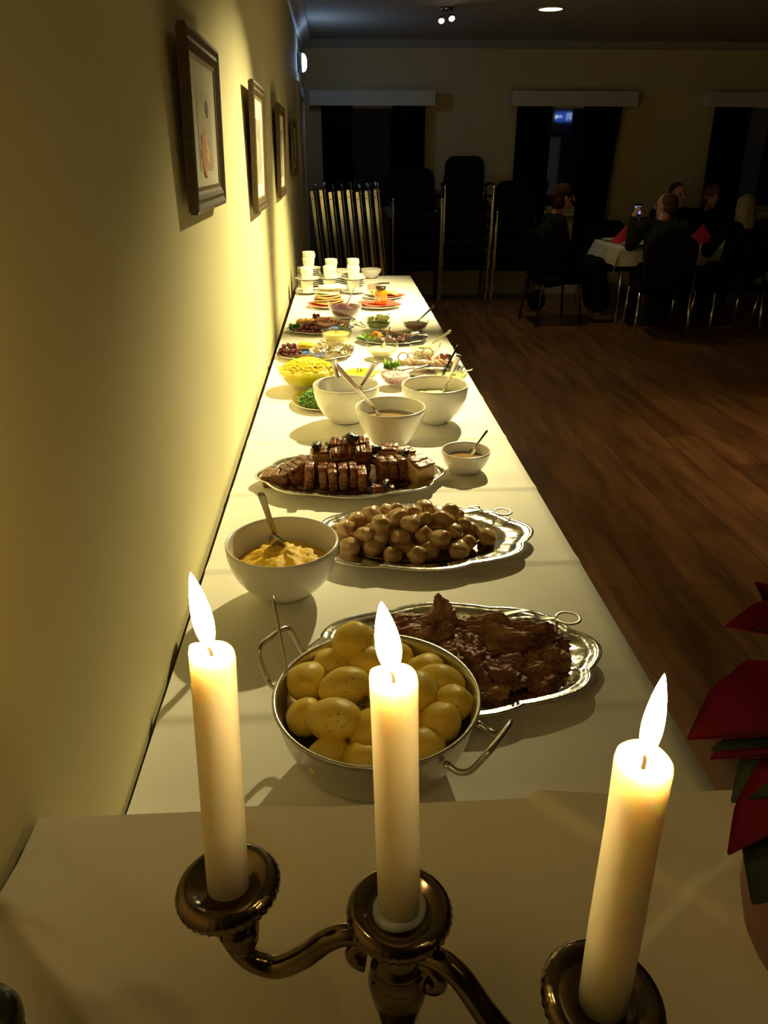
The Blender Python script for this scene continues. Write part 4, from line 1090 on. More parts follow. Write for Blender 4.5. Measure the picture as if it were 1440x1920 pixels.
gbowl('small glass bowl of chopped red onion behind the big bowls', .190, 2.775, .060, .056, .030, 'chopped_onion', 'chopped red onion in the small glass bowl', mat('red_onion_bits', (.62, .44, .46), .5, col2=(.36, .14, .22), scale=110, bump=.5, bscale=140), .042, .005, .007, freq=90)
gbowl('glass dish of green pickle jelly at the floor side', .402, 2.795, .064, .050, .036, 'green_pickle', 'pale green pickle in the glass dish', mat('green_pickle', (.42, .52, .06), .3, col2=(.5, .6, .14), scale=60, coat=.3), .030, .004, .003)
spoon('dark-handled fork leaning out of the green pickle dish', (.440, 2.90, .860), (.375, 2.80, .785), .04, .009, .006, .004, mat('black_steel', (.10, .09, .08), .3, 1), name='serving_fork', cat='fork')
spoon('thin teaspoon resting on the rim of the green pickle dish', (.480, 2.77, .800), (.41, 2.79, .780), .03, .009, .003, .002)
CREAM = mat('white_cream_salad', (.66, .60, .34), .45, col2=(.72, .68, .44), scale=50, bump=.3, bscale=90)
gbowl('glass bowl of pale creamy salad behind the lettuce', .163, 3.215, .070, .062, .036, 'creamy_salad', 'pale creamy salad in the glass bowl behind the lettuce', CREAM, .038, .003, .003)
spoon('slim spoon standing in the pale salad bowl', (.200, 3.27, .865), (.165, 3.22, .785), .04, .012, .004, .003)
gbowl('glass bowl of cream sauce with a green leaf on top', .345, 3.205, .067, .062, .036, 'cream_sauce', 'pale cream sauce in the bowl with a green leaf', CREAM, .040, .003, .002, 'sauce')
tag(obj('garnish_leaf', leafm := blob(.022, .012, .0025, .3, 2, 9, 2), HERB, loc=(.335, 3.195, T + .047)), 'dark green leaf on the cream sauce', 'herb')
spoon('pale-handled spoon in the cream sauce bowl reaching past the table edge', (.460, 3.250, .845), (.36, 3.21, .789), .04, .012, .007, .004, mat('pale_handle', (.62, .56, .42), .35))
gbowl('footed glass bowl of yellow dressing between the two wall-side platters', -.033, 3.470, .069, .068, .034, 'yellow_dressing', 'pale yellow dressing in the footed glass bowl', mat('yellow_dressing', (.66, .58, .14), .3, coat=.3), .052, .003, .001, 'sauce')
tag(obj('herb_sprig', herb_mass(.012, .008, .005, 12, 9, .008), HERB, loc=(-.033, 3.470, T + .056), smooth=False), 'green herb sprig on the pale yellow dressing', 'herb')
gbowl('glass bowl of sliced cucumber salad', .172, 3.785, .066, .060, .036, 'cucumber_juice', 'green pickling juice in the cucumber bowl', mat('cucumber_base', (.30, .36, .05), .4, col2=(.14, .22, .02), scale=40), .036, .004, .004)
CUC = mesh_of('cucumber_slice', lathe([(0, .0022), (.016, .0022), (.0185, .0015), (.0185, -.0015), (.016, -.0022), (0, -.0022)], 18), mat('cucumber', (.40, .46, .10), .35, col2=(.52, .55, .18), scale=60, coat=.2))
rc = random.Random(3)
for k in range(16):
    u = rc.random() ** .5 * .040; th = rc.random() * 6.28
    tag(obj('cucumber_slice', CUC, loc=(.172 + u * math.cos(th), 3.785 + u * math.sin(th), T + .046 + .0012 * k), rot=(rc.uniform(-.5, .5), rc.uniform(-.5, .5), 0)), 'round slice of pickled cucumber heaped in the glass bowl', 'cucumber slice', 'cucumber slices')
spoon('thin fork handle over the cucumber salad bowl', (.235, 3.835, .815), (.185, 3.79, .79), .03, .008, .003, .002)
gbowl('glass bowl of brown herring salad at the table edge', .355, 3.760, .067, .058, .036, 'brown_salad', 'reddish brown salad in the glass bowl at the table edge', mat('brown_salad', (.20, .085, .045), .35, col2=(.30, .15, .08), scale=60, bump=.4, bscale=110), .036, .005, .004)
spoon('steel spoon reaching out of the brown salad bowl past the table edge', (.452, 3.82, .850), (.365, 3.77, .785), .04, .012, .007, .004)
gbowl('large glass bowl of dark red jam', .010, 4.085, .093, .095, .040, 'red_jam', 'dark red berry jam in the large glass bowl', mat('berry_jam', (.10, .012, .020), .2, col2=(.15, .02, .03), scale=50, coat=.5), .066, .002, .003)
spoon('steel spoon standing in the dark red jam', (.062, 4.15, .890), (.02, 4.10, .812), .04, .013, .006, .004)

# --- far platters ------------------------------------------------------------------
OP = 'oval cold-cut platters'
def leafy(x, y, z, n, size, seed, label, m=None):
    t = thing('lettuce_garnish', label, 'lettuce', (x, y, z)); r = random.Random(seed)
    for k in range(n):
        V, F = [], []; nu, nv = 8, 10; a0 = r.uniform(0, 6.28); wd = size * r.uniform(.8, 1.2); el = r.uniform(.3, 1.2)
        for i in range(nu + 1):
            for j in range(nv + 1):
                u = i / nu; v = (j / nv - .5) * 2
                rr = wd * (.2 + u); aa = a0 + v * .7
                zz = rr * math.sin(el) * .8 + .25 * wd * u * math.sin(v * 9 + k)
                V.append((rr * math.cos(el) * math.cos(aa), rr * math.cos(el) * math.sin(aa), max(.001, zz)))
        for i in range(nu):
            for j in range(nv): F.append((i * (nv + 1) + j, i * (nv + 1) + j + 1, (i + 1) * (nv + 1) + j + 1, (i + 1) * (nv + 1) + j))
        obj('leaf', (V, F), m or LETT, t)
GRAPE = mat('red_grape', (.075, .010, .016), .25, col2=(.13, .02, .025), scale=20, coat=.3)
GM = mesh_of('grape', blob(.011, .010, .010, sub=2), GRAPE)
def grapes(x, y, z, n, a, b, seed, label):
    t = thing('grape_bunch', label, 'grapes', (x, y, z)); r = random.Random(seed); P = []
    for li, s in enumerate((1, .75, .45)):
        lay = []
        for _ in range(120):
            u = r.random() ** .5; th = r.random() * 6.28; p = (a * s * u * math.cos(th), b * s * u * math.sin(th))
            if all((p[0] - q[0]) ** 2 + (p[1] - q[1]) ** 2 > .018 ** 2 for q in lay): lay.append(p)
        P += [(px, py, .010 + .016 * li) for px, py in lay]
    for p in P[:n]: obj('grape', GM, parent=t, loc=p)
    obj('stem', sweep([(0, 0, .03), (-.01, .01, .055)], .0018, n=6), mat('grape_stem', (.12, .10, .03), .7), t)
ORG = mat('orange_flesh', (.86, .52, .03), .35, col2=(.80, .40, .02), scale=40, coat=.3)
YEL = mat('yellow_pepper', (.84, .62, .03), .3, coat=.3)
def wedge(x, y, z, r, rz, tilt, label, m=None):
    V, F = [], []; n = 10; span = 1.15
    for k in range(n + 1):
        a = PI * k / n
        for s in (-.5, .5): V.append((r * math.cos(a), r * math.sin(a) * math.sin(s * span), r * math.sin(a) * math.cos(s * span)))
        V.append((r * .0 + r * math.cos(a) * .98, 0, 0))
    for k in range(n):
        a, b = k * 3, k * 3 + 3
        F += [(a, a + 1, b + 1, b), (a + 1, a + 2, b + 2, b + 1), (a + 2, a, b, b + 2)]
    F += [(0, 2, 1), (n * 3, n * 3 + 1, n * 3 + 2)]
    tag(obj('orange_wedge', (V, F), m or ORG, loc=(x, y, z), rot=(tilt, 0, rz)), label, 'fruit wedge', 'fruit wedges on the cold platters')
HAM = mat('ham_slice', (.62, .36, .24), .45, col2=(.54, .27, .18), scale=18, sss=.1, sscale=.005)
TURK = mat('roast_slice', (.42, .26, .15), .5, col2=(.32, .17, .09), scale=22, bump=.2, bscale=60)
PALE = mat('pale_fish', (.60, .50, .32), .35, col2=(.46, .38, .24), scale=30, coat=.3)
def cut_slice(x, y, z, sx, sy, rot, label, m, name='meat_slice', th=.004, grp='cold cut slices', fold=.25, cat='meat'):
    V, F = [], []; nu, nv = 8, 8
    for s in (0, 1):
        for i in range(nu + 1):
            for j in range(nv + 1):
                u = (i / nu - .5) * 2; v = (j / nv - .5) * 2
                k = math.sqrt(max(0, 1 - .5 * v * v)); k2 = math.sqrt(max(0, 1 - .5 * u * u))
                V.append((u * k * sx, v * k2 * sy, fold * sx * u * u + (.12 * sy * math.sin(v * 3)) + s * th))
    m1 = (nu + 1) * (nv + 1)
    for i in range(nu):
        for j in range(nv):
            q = (i * (nv + 1) + j, (i + 1) * (nv + 1) + j, (i + 1) * (nv + 1) + j + 1, i * (nv + 1) + j + 1); F += [q[::-1], tuple(t + m1 for t in q)]
    ed = [i * (nv + 1) for i in range(nu + 1)] + [nu * (nv + 1) + j for j in range(1, nv + 1)] + [i * (nv + 1) + nv for i in range(nu - 1, -1, -1)] + [j for j in range(nv - 1, 0, -1)]
    for a, b in zip(ed, ed[1:] + ed[:1]): F.append((a, b, b + m1, a + m1))
    return tag(obj(name, (V, F), m, loc=(x, y, z), rot=rot), label, cat, grp)
RINGM = mat('onion_ring', (.72, .60, .52), .35, coat=.2); RINGP = mat('purple_onion_skin', (.42, .16, .22), .35)
def onion_ring(x, y, z, r, rot, label):
    t = thing('onion_ring', label, 'onion ring', (x, y, z), 0, 'onion rings'); t.rotation_euler = rot
    c = [(r * math.cos(a), r * .92 * math.sin(a), 0) for a in [2 * PI * k / 24 for k in range(25)]]
    obj('flesh', sweep(c, .0030, .0032, 8, cap=False), RINGM, t)
    c = [(r * 1.09 * math.cos(a), r * 1.0 * math.sin(a), 0) for a in [2 * PI * k / 24 for k in range(25)]]
    obj('skin', sweep(c, .0012, .0030, 8, cap=False), RINGP, t)
# herring platter (wall side, nearer)
platter('oval silver platter of herring and grapes behind the egg salad', -.128, 3.265, .162, .135, 0, 10, .02, .74, .016, group=OP)
z = T + .007
grapes(-.235, 3.250, z, 40, .050, .045, 1, 'dark red grapes on the herring platter')
leafy(-.235, 3.300, z, 6, 0.029, 4, 'dark lettuce tuft behind the grapes on the herring platter', HERB)
wedge(-.182, 3.320, z + .012, .030, .5, .3, 'orange wedge beside the grapes on the herring platter'); wedge(-.150, 3.315, z + .012, .030, -.4, .5, 'yellow pepper wedge nearer the herring', YEL)
for k in range(9):
    cut_slice(-.118 + .017 * k, 3.262 + .012 * math.sin(k * 1.7), z + .012 + .010 * math.sin(k * .35 + .6), .030, .020, (.5, -.5, .3 + .1 * k), 'pale rolled herring fillet overlapping in the row on the wall-side platter', PALE, 'herring_fillet', .006, 'herring fillets', .4, 'fish')
for k, (x, y, h) in enumerate(((-.105, 3.245, .045), (-.080, 3.240, .040), (-.088, 3.275, .052))):
    onion_ring(x, y, z + h, .013, (.8, .2, k), ['onion ring at the grape end of the herring', 'onion ring leaning on the herring', 'topmost onion ring on the herring'][k])
tongs('tongs lying across the rim of the herring platter', (.040, 3.300, T + .030), (-.06, 3.22, T + .03))
# ham platter (wall side, farther)
platter('oval silver platter of ham and grapes beside the red jam', -.115, 3.785, .165, .140, 0, 10, .02, .74, .016, group=OP)
leafy(-.232, 3.790, z, 8, 0.035, 6, 'bright lettuce at the wall end of the ham platter', HERB)
grapes(-.165, 3.725, z, 46, .058, .045, 2, 'dark red grapes in front on the ham platter')
grapes(-.135, 3.860, z + .012, 18, .030, .026, 5, 'small dark grape cluster at the back of the ham platter')
for k, (x, y, rz) in enumerate(((-.212, 3.830, .3), (-.185, 3.845, 1.2), (-.160, 3.830, -.4))):
    wedge(x, y, z + .020, .027, rz, .4, ['orange wedge nearest the wall on the ham platter', 'middle orange wedge on the ham platter', 'orange wedge nearest the ham slices'][k])
cut_slice(-.105, 3.775, z + .034, .048, .045, (-.75, .1, .6), 'large pink ham slice standing like a triangle', HAM, 'ham_slice')
cut_slice(-.085, 3.745, z + .022, .052, .040, (-.5, .05, .2), 'broad pink ham slice in front of the folded slices', HAM, 'ham_slice')
for k in range(6):
    cut_slice(-.062 + .016 * k, 3.800 - .004 * k, z + .030 - .002 * k, .012, .036, (-.5, .2, -.1), 'folded ham slice in the fanned row, %s from the large slices' % ['first', 'second', 'third', 'fourth', 'fifth', 'sixth'][k], HAM, 'ham_slice', .004, 'cold cut slices', 1.2)
leafy(-.005, 3.830, z, 5, 0.023, 16, 'dark garnish at the tongs end of the ham platter', HERB)
tongs('tongs lying on the ham platter rim', (.058, 3.840, T + .042), (-.03, 3.75, T + .03))
tongs('steel tongs lying on the cloth beside the ham platter', (.115, 3.86, T + .006), (.058, 3.96, T + .004), .004, .008)
# roast platter (floor side)
platter('oval silver platter of sliced roast beside the cucumber bowl', .225, 3.545, .165, .135, 0, 10, .02, .74, .016, group=OP)
leafy(.112, 3.535, z, 9, 0.035, 7, 'frilly green lettuce on the roast platter')
wedge(.150, 3.545, z + .012, .028, .2, .2, 'orange tomato wedge beside the lettuce on the roast platter', mat('tomato_wedge', (.80, .26, .03), .35, coat=.3)); wedge(.165, 3.515, z + .012, .024, 1.1, .4, 'small orange wedge in front on the roast platter')
for k in range(11):
    cut_slice(.182 + .0125 * k, 3.560 - .005 * k, z + .034 - .0016 * k, .010, .042, (-.35, .35, -.15), 'thin roast slice standing in the fanned row on the floor-side platter', TURK, 'roast_slice', .003, 'roast slices', .9)
for k, (x, y) in enumerate(((.185, 3.49), (.21, 3.475), (.24, 3.462), (.262, 3.472))):
    cut_slice(x, y, z + .010, .026, .020, (.2, .1 * k, k * 1.3), 'crumpled dark pink slice in front of the roast row', mat('dark_pink_slice', (.26, .12, .12), .45), 'roast_slice', .004, 'dark slices', .5)
tongs('tongs at the floor-side rim of the roast platter', (.395, 3.545, T + .026), (.31, 3.53, T + .03))
# cold salmon platter (floor side, nearest)
platter('oval silver platter of salmon and onion rings behind the right bowls', .318, 2.985, .162, .125, 0, 10, .02, .74, .016, group=OP)
leafy(.196, 3.005, z, 9, 0.038, 9, 'bright frilly lettuce on the salmon platter')
for k in range(8):
    cut_slice(.255 + .019 * k, 2.985 + .006 * math.sin(k * 2), z + .016 + .004 * math.sin(k), .034, .034, (-.35, .35, .5), 'pale pink salmon slice overlapping on the floor-side platter', mat('salmon', (.66, .42, .28), .35, col2=(.60, .48, .34), scale=40, coat=.3), 'salmon_slice', .004, 'salmon slices', .3, 'fish')
for k in range(3):
    cut_slice(.360 + .03 * k, 3.025, z + .022, .026, .022, (.3, -.3 * k, k), 'curled pinkish brown strip at the end of the salmon', mat('smoked_strip', (.42, .22, .13), .35, coat=.3), 'salmon_slice', .004, 'smoked strips', .6, 'fish')
for k, (x, y, h, r_, rot) in enumerate(((.235, 3.010, .045, .019, (1.0, -.5, 0)), (.298, 3.030, .050, .014, (1.1, .1, .2)), (.337, 3.035, .054, .021, (1.15, .05, 0)), (.270, 3.035, .044, .013, (.9, .6, 0)))):
    onion_ring(x, y, z + h, r_, rot, ['tilted purple onion ring next to the lettuce', 'small onion ring in the middle of the salmon', 'largest onion ring on the salmon', 'onion ring half hidden in the salmon'][k])
spoon('long pale fish server lying across the salmon platter', (.375, 2.99, T + .032), (.25, 2.90, T + .024), .05, .010, .006, .004)

# --- bread, honey and cheese ------------------------------------------------------
SMALLP = lathe([(0, .005), (.62, .005), (.74, .009), (.97, .017), (1, .018), (.99, .0155), (.72, .004), (.6, 0), (0, 0)], 44)
def side_plate(x, y, r, label):
    o = obj('side_plate', xf(SMALLP, Matrix.Diagonal((r, r, .9, 1))), CHINA, loc=(x, y, T + .0015)); tag(o, label, 'plate', 'white side plates')
REDN = mat('coral_napkin', (.72, .10, .055), .8, col2=(.62, .07, .04), scale=12)
def flat_napkin(x, y, z, s, rz, label, ripple=.004, dish=.010):
    V, F = [], []; n = 14
    for sd in (0, 1):
        for i in range(n + 1):
            for j in range(n + 1):
                u, v = (i / n - .5) * 2, (j / n - .5) * 2; rr = math.hypot(u, v)
                V.append((u * s, v * s, dish * max(0, rr - .55) + ripple * max(0, noise.noise((u * 3, v * 3, s * 40))) + sd * .0015))
    m = (n + 1) ** 2
    for i in range(n):
        for j in range(n):
            q = (i * (n + 1) + j, (i + 1) * (n + 1) + j, (i + 1) * (n + 1) + j + 1, i * (n + 1) + j + 1); F += [tuple(t + m for t in q), q[::-1]]
    tag(obj('napkin', (V, F), REDN, loc=(x, y, z), rot=(0, 0, rz)), label, 'napkin', 'coral paper napkins')
side_plate(-.085, 4.455, .115, 'white plate under the stack of flatbread')
flat_napkin(-.095, 4.445, T + .013, .085, .5, 'coral napkin under the flatbread stack', .006, .006)
BRD = mat('flatbread', (.58, .37, .14), .7, col2=(.42, .22, .07), scale=30, bump=.3, bscale=60); BRD2 = mat('pale_flatbread', (.76, .68, .48), .75, col2=(.66, .54, .32), scale=18)
for k in range(7):
    r_ = .088 - .003 * k
    o = obj('flatbread', lathe([(0, .005), (r_ * .8, .0048), (r_, .003), (r_, -.001), (r_ * .8, -.002), (0, -.002)], 36, lambda a, i, r, zz, k=k: (r * (1 + .04 * math.sin(a * 3 + k)), zz + .003 * math.sin(a * 2 + k * 2) * (r > .05))), BRD if k < 5 else BRD2, loc=(-.085 + .004 * math.sin(k * 2), 4.455 + .006 * k, T + .024 + .0085 * k))
    tag(o, 'round brown flatbread in the stack, %s up' % ['first', 'second', 'third', 'fourth', 'fifth', 'sixth', 'seventh'][k], 'flatbread', 'flatbread stack')
tag(obj('paper_napkin', xf(joinm(box(-.075, .075, -.06, .06, 0, .004), xf(box(-.06, .07, -.05, .05, .004, .008), Matrix.Rotation(.4, 4, 'Z'))), Matrix.Rotation(.15, 4, 'Z')), PAPER, loc=(-.06, 4.53, T + .098), smooth=False), 'white folded paper on top of the flatbread', 'paper')
side_plate(.200, 4.430, .132, 'white plate with a coral napkin under the honey jar')
flat_napkin(.210, 4.435, T + .0155, .098, .35, 'coral napkin under the honey jar', .004, .008)
jr = thing('honey_jar', 'glass jar of amber honey with a clip lid and paper label', 'jar', (.215, 4.405, T + .022))
obj('jar_body', lathe([(0, 0), (.030, 0), (.034, .004), (.0345, .05), (.033, .064), (.026, .074), (.026, .082), (0, .082)], 36), mat('amber_honey', (.55, .24, .012), .12, sss=.3, ssr=(1, .5, .05), sscale=.02, coat=.6), jr)
obj('lid', lathe([(0, .0825), (.0275, .0825), (.029, .085), (.029, .092), (.026, .096), (0, .097)], 32), mat('dark_lid', (.05, .035, .02), .35, .6), jr)
obj('wire_clip', sweep([(.029 * math.cos(a), .029 * math.sin(a) , .092 + .004 * math.cos(a * 2)) for a in [q * PI / 12 for q in range(25)]], .0022, n=6), mat('dark_lid', (.05, .035, .02), .35, .6), jr)
V, F = [], []
for k in range(9):
    a = math.radians(-160 + 8 * k)
    for zz in (.015, .045): V.append((.0350 * math.cos(a), .0350 * math.sin(a), zz))
for k in range(8): F.append((k * 2, k * 2 + 2, k * 2 + 3, k * 2 + 1))
obj('paper_label', (V, F), mat('label_paper', (.66, .55, .36), .8), jr)
side_plate(.245, 4.735, .125, 'white plate of yellow cheese slices behind the honey jar')
flat_napkin(.275, 4.735, T + .0145, .080, .6, 'coral napkin under the cheese slices', .004, .008)
CHS = mat('yellow_cheese', (.76, .60, .16), .5, col2=(.68, .5, .12), scale=20)
for k in range(7):
    cut_slice(.185 + .020 * k, 4.735 - .008 * math.sin(k * 1.3), T + .026 + .003 * (k % 3), .028, .045, (0.05, .22, .3), 'yellow cheese slice overlapping on the plate behind the honey', CHS, 'cheese_slice', .004, 'cheese slices', .1, 'cheese')
bx = thing('cheese_slicer', 'steel cheese slicer on the plate behind the honey jar', 'slicer', (.185, 4.76, T + .045))
obj('blade', joinm(box(-.035, .035, -.004, .0, 0, .034), box(-.035, .035, -.022, -.004, .0, .003)), CUTLERY, bx, False)
obj('handle', sweep([(.0, .0, .03), (.05, .01, .036), (.10, .02, .036)], [.004, .006, .007], .005), WICK, bx)

# --- cups and saucers -----------------------------------------------------------
CUPV = lathe([(0, .002), (.022, .002), (.026, 0), (.029, .002), (.033, .012), (.0385, .045), (.0405, .072), (.0395, .0735), (.038, .072), (.036, .045), (.030, .012), (.022, .006), (0, .0055)], 32)
CUPM = mesh_of('cup_wall', CUPV, CHINA); CUPH = mesh_of('cup_handle', sweep(smooth_path([(.038, 0, .058), (.056, 0, .060), (.063, 0, .045), (.056, 0, .028), (.0345, 0, .022)], 5), .0038, .0030, 8), CHINA)
SAUM = mesh_of('saucer', lathe([(0, .005), (.026, .005), (.034, .007), (.060, .0125), (.0765, .016), (.0775, .0168), (.0765, .0145), (.058, .009), (.034, .003), (.030, 0), (0, .0005)], 40), CHINA)
def cup(x, y, z, label, rz, grp='coffee cups'):
    t = thing('coffee_cup', label, 'cup', (x, y, z), rz, grp); obj('cup_wall', CUPM, parent=t); obj('handle', CUPH, parent=t)
def saucer(x, y, z, label, grp='saucers'): tag(obj('saucer', SAUM, loc=(x, y, z)), label, 'saucer', grp)
pos = {'wall-side': (-.222, 4.925), 'middle': (-.083, 4.965), 'outer': (.068, 4.925)}
zt = T + .0015
for nm, (x, y) in pos.items():
    saucer(x, y, zt, 'white saucer at the foot of the front %s cup stack' % nm)
    cup(x, y, zt + .0055, 'lower white coffee cup in the front %s stack' % nm, 1.9)
    saucer(x + .003, y, zt + .0795, 'white saucer balanced on the lower cup of the front %s stack' % nm)
    cup(x + .002, y, zt + .085, 'upper white coffee cup in the front %s stack' % nm, 1.4)
for nm, (x, y, n, up) in {'wall-side': (-.220, 5.22, 10, 2), 'middle': (-.075, 5.22, 6, 2), 'outer': (.070, 5.22, 6, 2)}.items():
    for k in range(n): saucer(x + .003 * math.sin(k * 2.3), y + .002 * math.cos(k * 1.7), zt + .0115 * k, 'white saucer in the %s pile behind the cups' % nm, 'saucer piles')
    zc_ = zt + .0115 * (n - 1) + .0055
    cup(x, y, zc_, 'white cup on top of the %s saucer pile' % nm, 1.6); cup(x + .002, y, zc_ + .030 + .006, 'cup nested in the cup on the %s saucer pile' % nm, .9)
for x, y, lab in ((.203, 5.585, 'small white bowl at the far end of the buffet'), (-.005, 5.56, 'small white bowl half hidden behind the cups')):
    gb = (.074, .060, .032, .004, 1.7)
    bowl(lab, x, y, *gb[:3], None, gb[3], gb[4], 40, group='small far bowls')
# ------------------------------------------------------------------ candelabra and candles
def candelabra():
    C0 = Vector((.023, .278, 0)); ZC_ = 1.150
    t = thing('candelabra', 'tarnished silver three-candle candelabra on the near white cloth', 'candelabra', (C0.x, C0.y, TN))
    z0 = TN
    def rel(x, y, z): return (x - C0.x, y - C0.y, z - z0)
    obj('base', lathe([(0, .004), (.042, .004), (.046, .006), (.049, .010), (.046, .014), (.038, .018), (.027, .025), (.020, .038), (.014, .048), (0, .048)], 48), DARKSILVER, t)
    obj('stem', lathe([(0, .047), (.012, .047), (.010, .058), (.013, .068), (.009, .078), (.010, .098), (.0155, .122), (.0175, .134), (.0165, .142), (.0125, .147), (.0150, .150), (.0150, .153), (.010, .157), (.0085, .166), (.012, .172), (0, .172)], 32), DARKSILVER, t)
    def gad(a, i, r, z):
        if i in (6, 7, 8): return r * (1 + (.006, .014, .013)[i - 6] * math.cos(a * 38)), z
        return r, z
    pan = lathe([(0, .0005), (.0125, .0005), (.0155, .0020), (.0205, .0060), (.0235, .0066), (.0270, .0048), (.0288, .0014), (.0280, -.0026), (.0245, -.0060), (.015, -.0084), (.008, -.0100), (.0055, -.0145), (0, -.0145)], 170, gad)
    spots = {'L': (Vector((-.070, .293, 1.157)), (-3, -6)), 'C': (Vector((.023, .278, 1.150)), (0, 0)), 'R': (Vector((.112, .214, 1.168)), (4, 7))}
    for k, (p, tl) in spots.items():
        R = Matrix.Translation(rel(*p)) @ Matrix.Rotation(math.radians(tl[0]), 4, 'X') @ Matrix.Rotation(math.radians(tl[1]), 4, 'Y')
        dp = obj('drip_pan', xf(pan, R), DARKSILVER, t)
        if k != 'C':
            obj('knop', xf(lathe([(0, -.014), (.0055, -.014), (.0060, -.022), (.0098, -.026), (.0118, -.031), (.0110, -.036), (.0090, -.0385), (.0098, -.041), (.0078, -.045), (.005, -.050), (0, -.050)], 28), R), DARKSILVER, dp)
            d = Vector((p.x - C0.x, p.y - C0.y, 0)); L = d.length; d.normalize()
            zb = lambda s: ZC_ + (p.z - ZC_) * s / L
            prof = [(.006, -.030), (.016, -.0245), (.028, -.0235), (.040, -.031), (.055, -.049), (.070, -.061), (.083, -.060), (L - .003, -.053), (L, -.046)]
            path = smooth_path([rel(C0.x + d.x * s, C0.y + d.y * s, zb(s) + h) for s, h in prof], 8)
            n = len(path)
            a = obj('arm', sweep(path, [.0068 - .0012 * abs(2 * i / n - 1) for i in range(n)], n=14), DARKSILVER, t)
            sc = [rel(C0.x + d.x * (.019 + .0075 * math.cos(u)), C0.y + d.y * (.019 + .0075 * math.cos(u)), ZC_ - .037 + .0075 * math.sin(u)) for u in [q * .4 for q in range(-4, 9)]]
            obj('scroll', sweep(sc, [.0050 - .00016 * q for q in range(len(sc))], n=10), DARKSILVER, a)
    obj('leaf_collar', lathe([(.0085, -.014), (.0125, -.018), (.014, -.026), (.0115, -.036), (.0145, -.042), (.013, -.047), (.009, -.049)], 60, lambda a, i, r, z: (r * (1 + .10 * abs(math.cos(a * 4)) * (1 if i in (1, 2, 4) else 0)), z)), DARKSILVER, t, loc=rel(C0.x, C0.y, ZC_))
    # candles
    FL = bpy.data.materials.new('candle_flame'); FL.use_nodes = True
    nt = FL.node_tree; nt.nodes.clear()
    em = nt.nodes.new('ShaderNodeEmission'); em.inputs[0].default_value = (*CANDLE_COL, 1); em.inputs[1].default_value = FLAME
    out = nt.nodes.new('ShaderNodeOutputMaterial'); nt.links.new(em.outputs[0], out.inputs[0])
    data = [('C', Vector((.023, .278, 1.1515)), Vector((.019, .277, 1.309)), .0112, .036, (-.0045, .010), .0056, 'middle white candle of the candelabra, burning'),
            ('L', Vector((-.070, .293, 1.1585)), Vector((-.0675, .309, 1.303)), .0112, .041, (-.0045, .004), .0049, 'left white candle of the candelabra, burning'),
            ('R', Vector((.112, .214, 1.1695)), Vector((.1125, .219, 1.309)), .0111, .038, (.0015, .006), .0041, 'right white candle of the candelabra, burning')]
    for k, b, tp, r, fh, lean, fw_, lab in data:
        c = thing('candle', lab, 'candle', b, 0, 'burning candles')
        ax = tp - b; L = ax.length
        Q = ax.to_track_quat('Z', 'Y').to_matrix().to_4x4()
        def melt(a, i, rr, z, k=k):
            e = .0018 * math.sin(a * 1 + (1.0 if k == 'L' else 2.4)) + .0007 * math.sin(a * 3 + 1)
            if i in (4, 5, 6): z += e if k != 'R' else e * .6
            return rr * (1 + .012 * math.sin(a * 2 + z * 60)), z
        prof = [(0, 0), (r * 1.0, 0), (r * 1.015, L * .3), (r * .985, L * .75), (r, L - .003), (r * .96, L), (r * .80, L + .0005), (r * .55, L - .003), (r * .2, L - .0042), (0, L - .0045)]
        obj('wax', xf(lathe(prof, 36, melt), Q), WAX, c)
        if k == 'C':
            obj('wax_collar', lathe([(.0105, 0.0), (.0138, 0.0), (.0142, .002), (.0125, .0042), (.0105, .005)], 30, lambda a, i, rr, z: (rr * (1 + .06 * math.sin(a * 2 + .6)), z + .0008 * math.sin(a * 3))), WAX, c)
        top = Q @ Vector((0, 0, L - .0045))
        obj('wick', sweep([top, top + Vector((lean[0] * .1, 0, .004)), top + Vector((lean[0] * .4 - .001, 0, .009))], [.0009, .0008, .0006], n=6), WICK, c)
        V, F = [], []
        m, n = 22, 18
        base = top + Vector((lean[0] * .25, 0, .0065))
        for i in range(m + 1):
            u = i / m
            rr = fw_ * 1.08 * (math.sin(PI * u ** .72)) ** .72 * (1 - .12 * u) if 0 < u < 1 else .0001
            cx = lean[0] * (u ** 1.2); cy = 0.001 * u
            for q in range(n):
                a = 2 * PI * q / n
                V.append((base.x + cx + rr * math.cos(a), base.y + cy + rr * .8 * math.sin(a), base.z + fh * u))
        for i in range(m):
            for q in range(n): F.append((i * n + q, i * n + (q + 1) % n, (i + 1) * n + (q + 1) % n, (i + 1) * n + q))
        obj('flame', (V, F), FL, c)
candelabra()

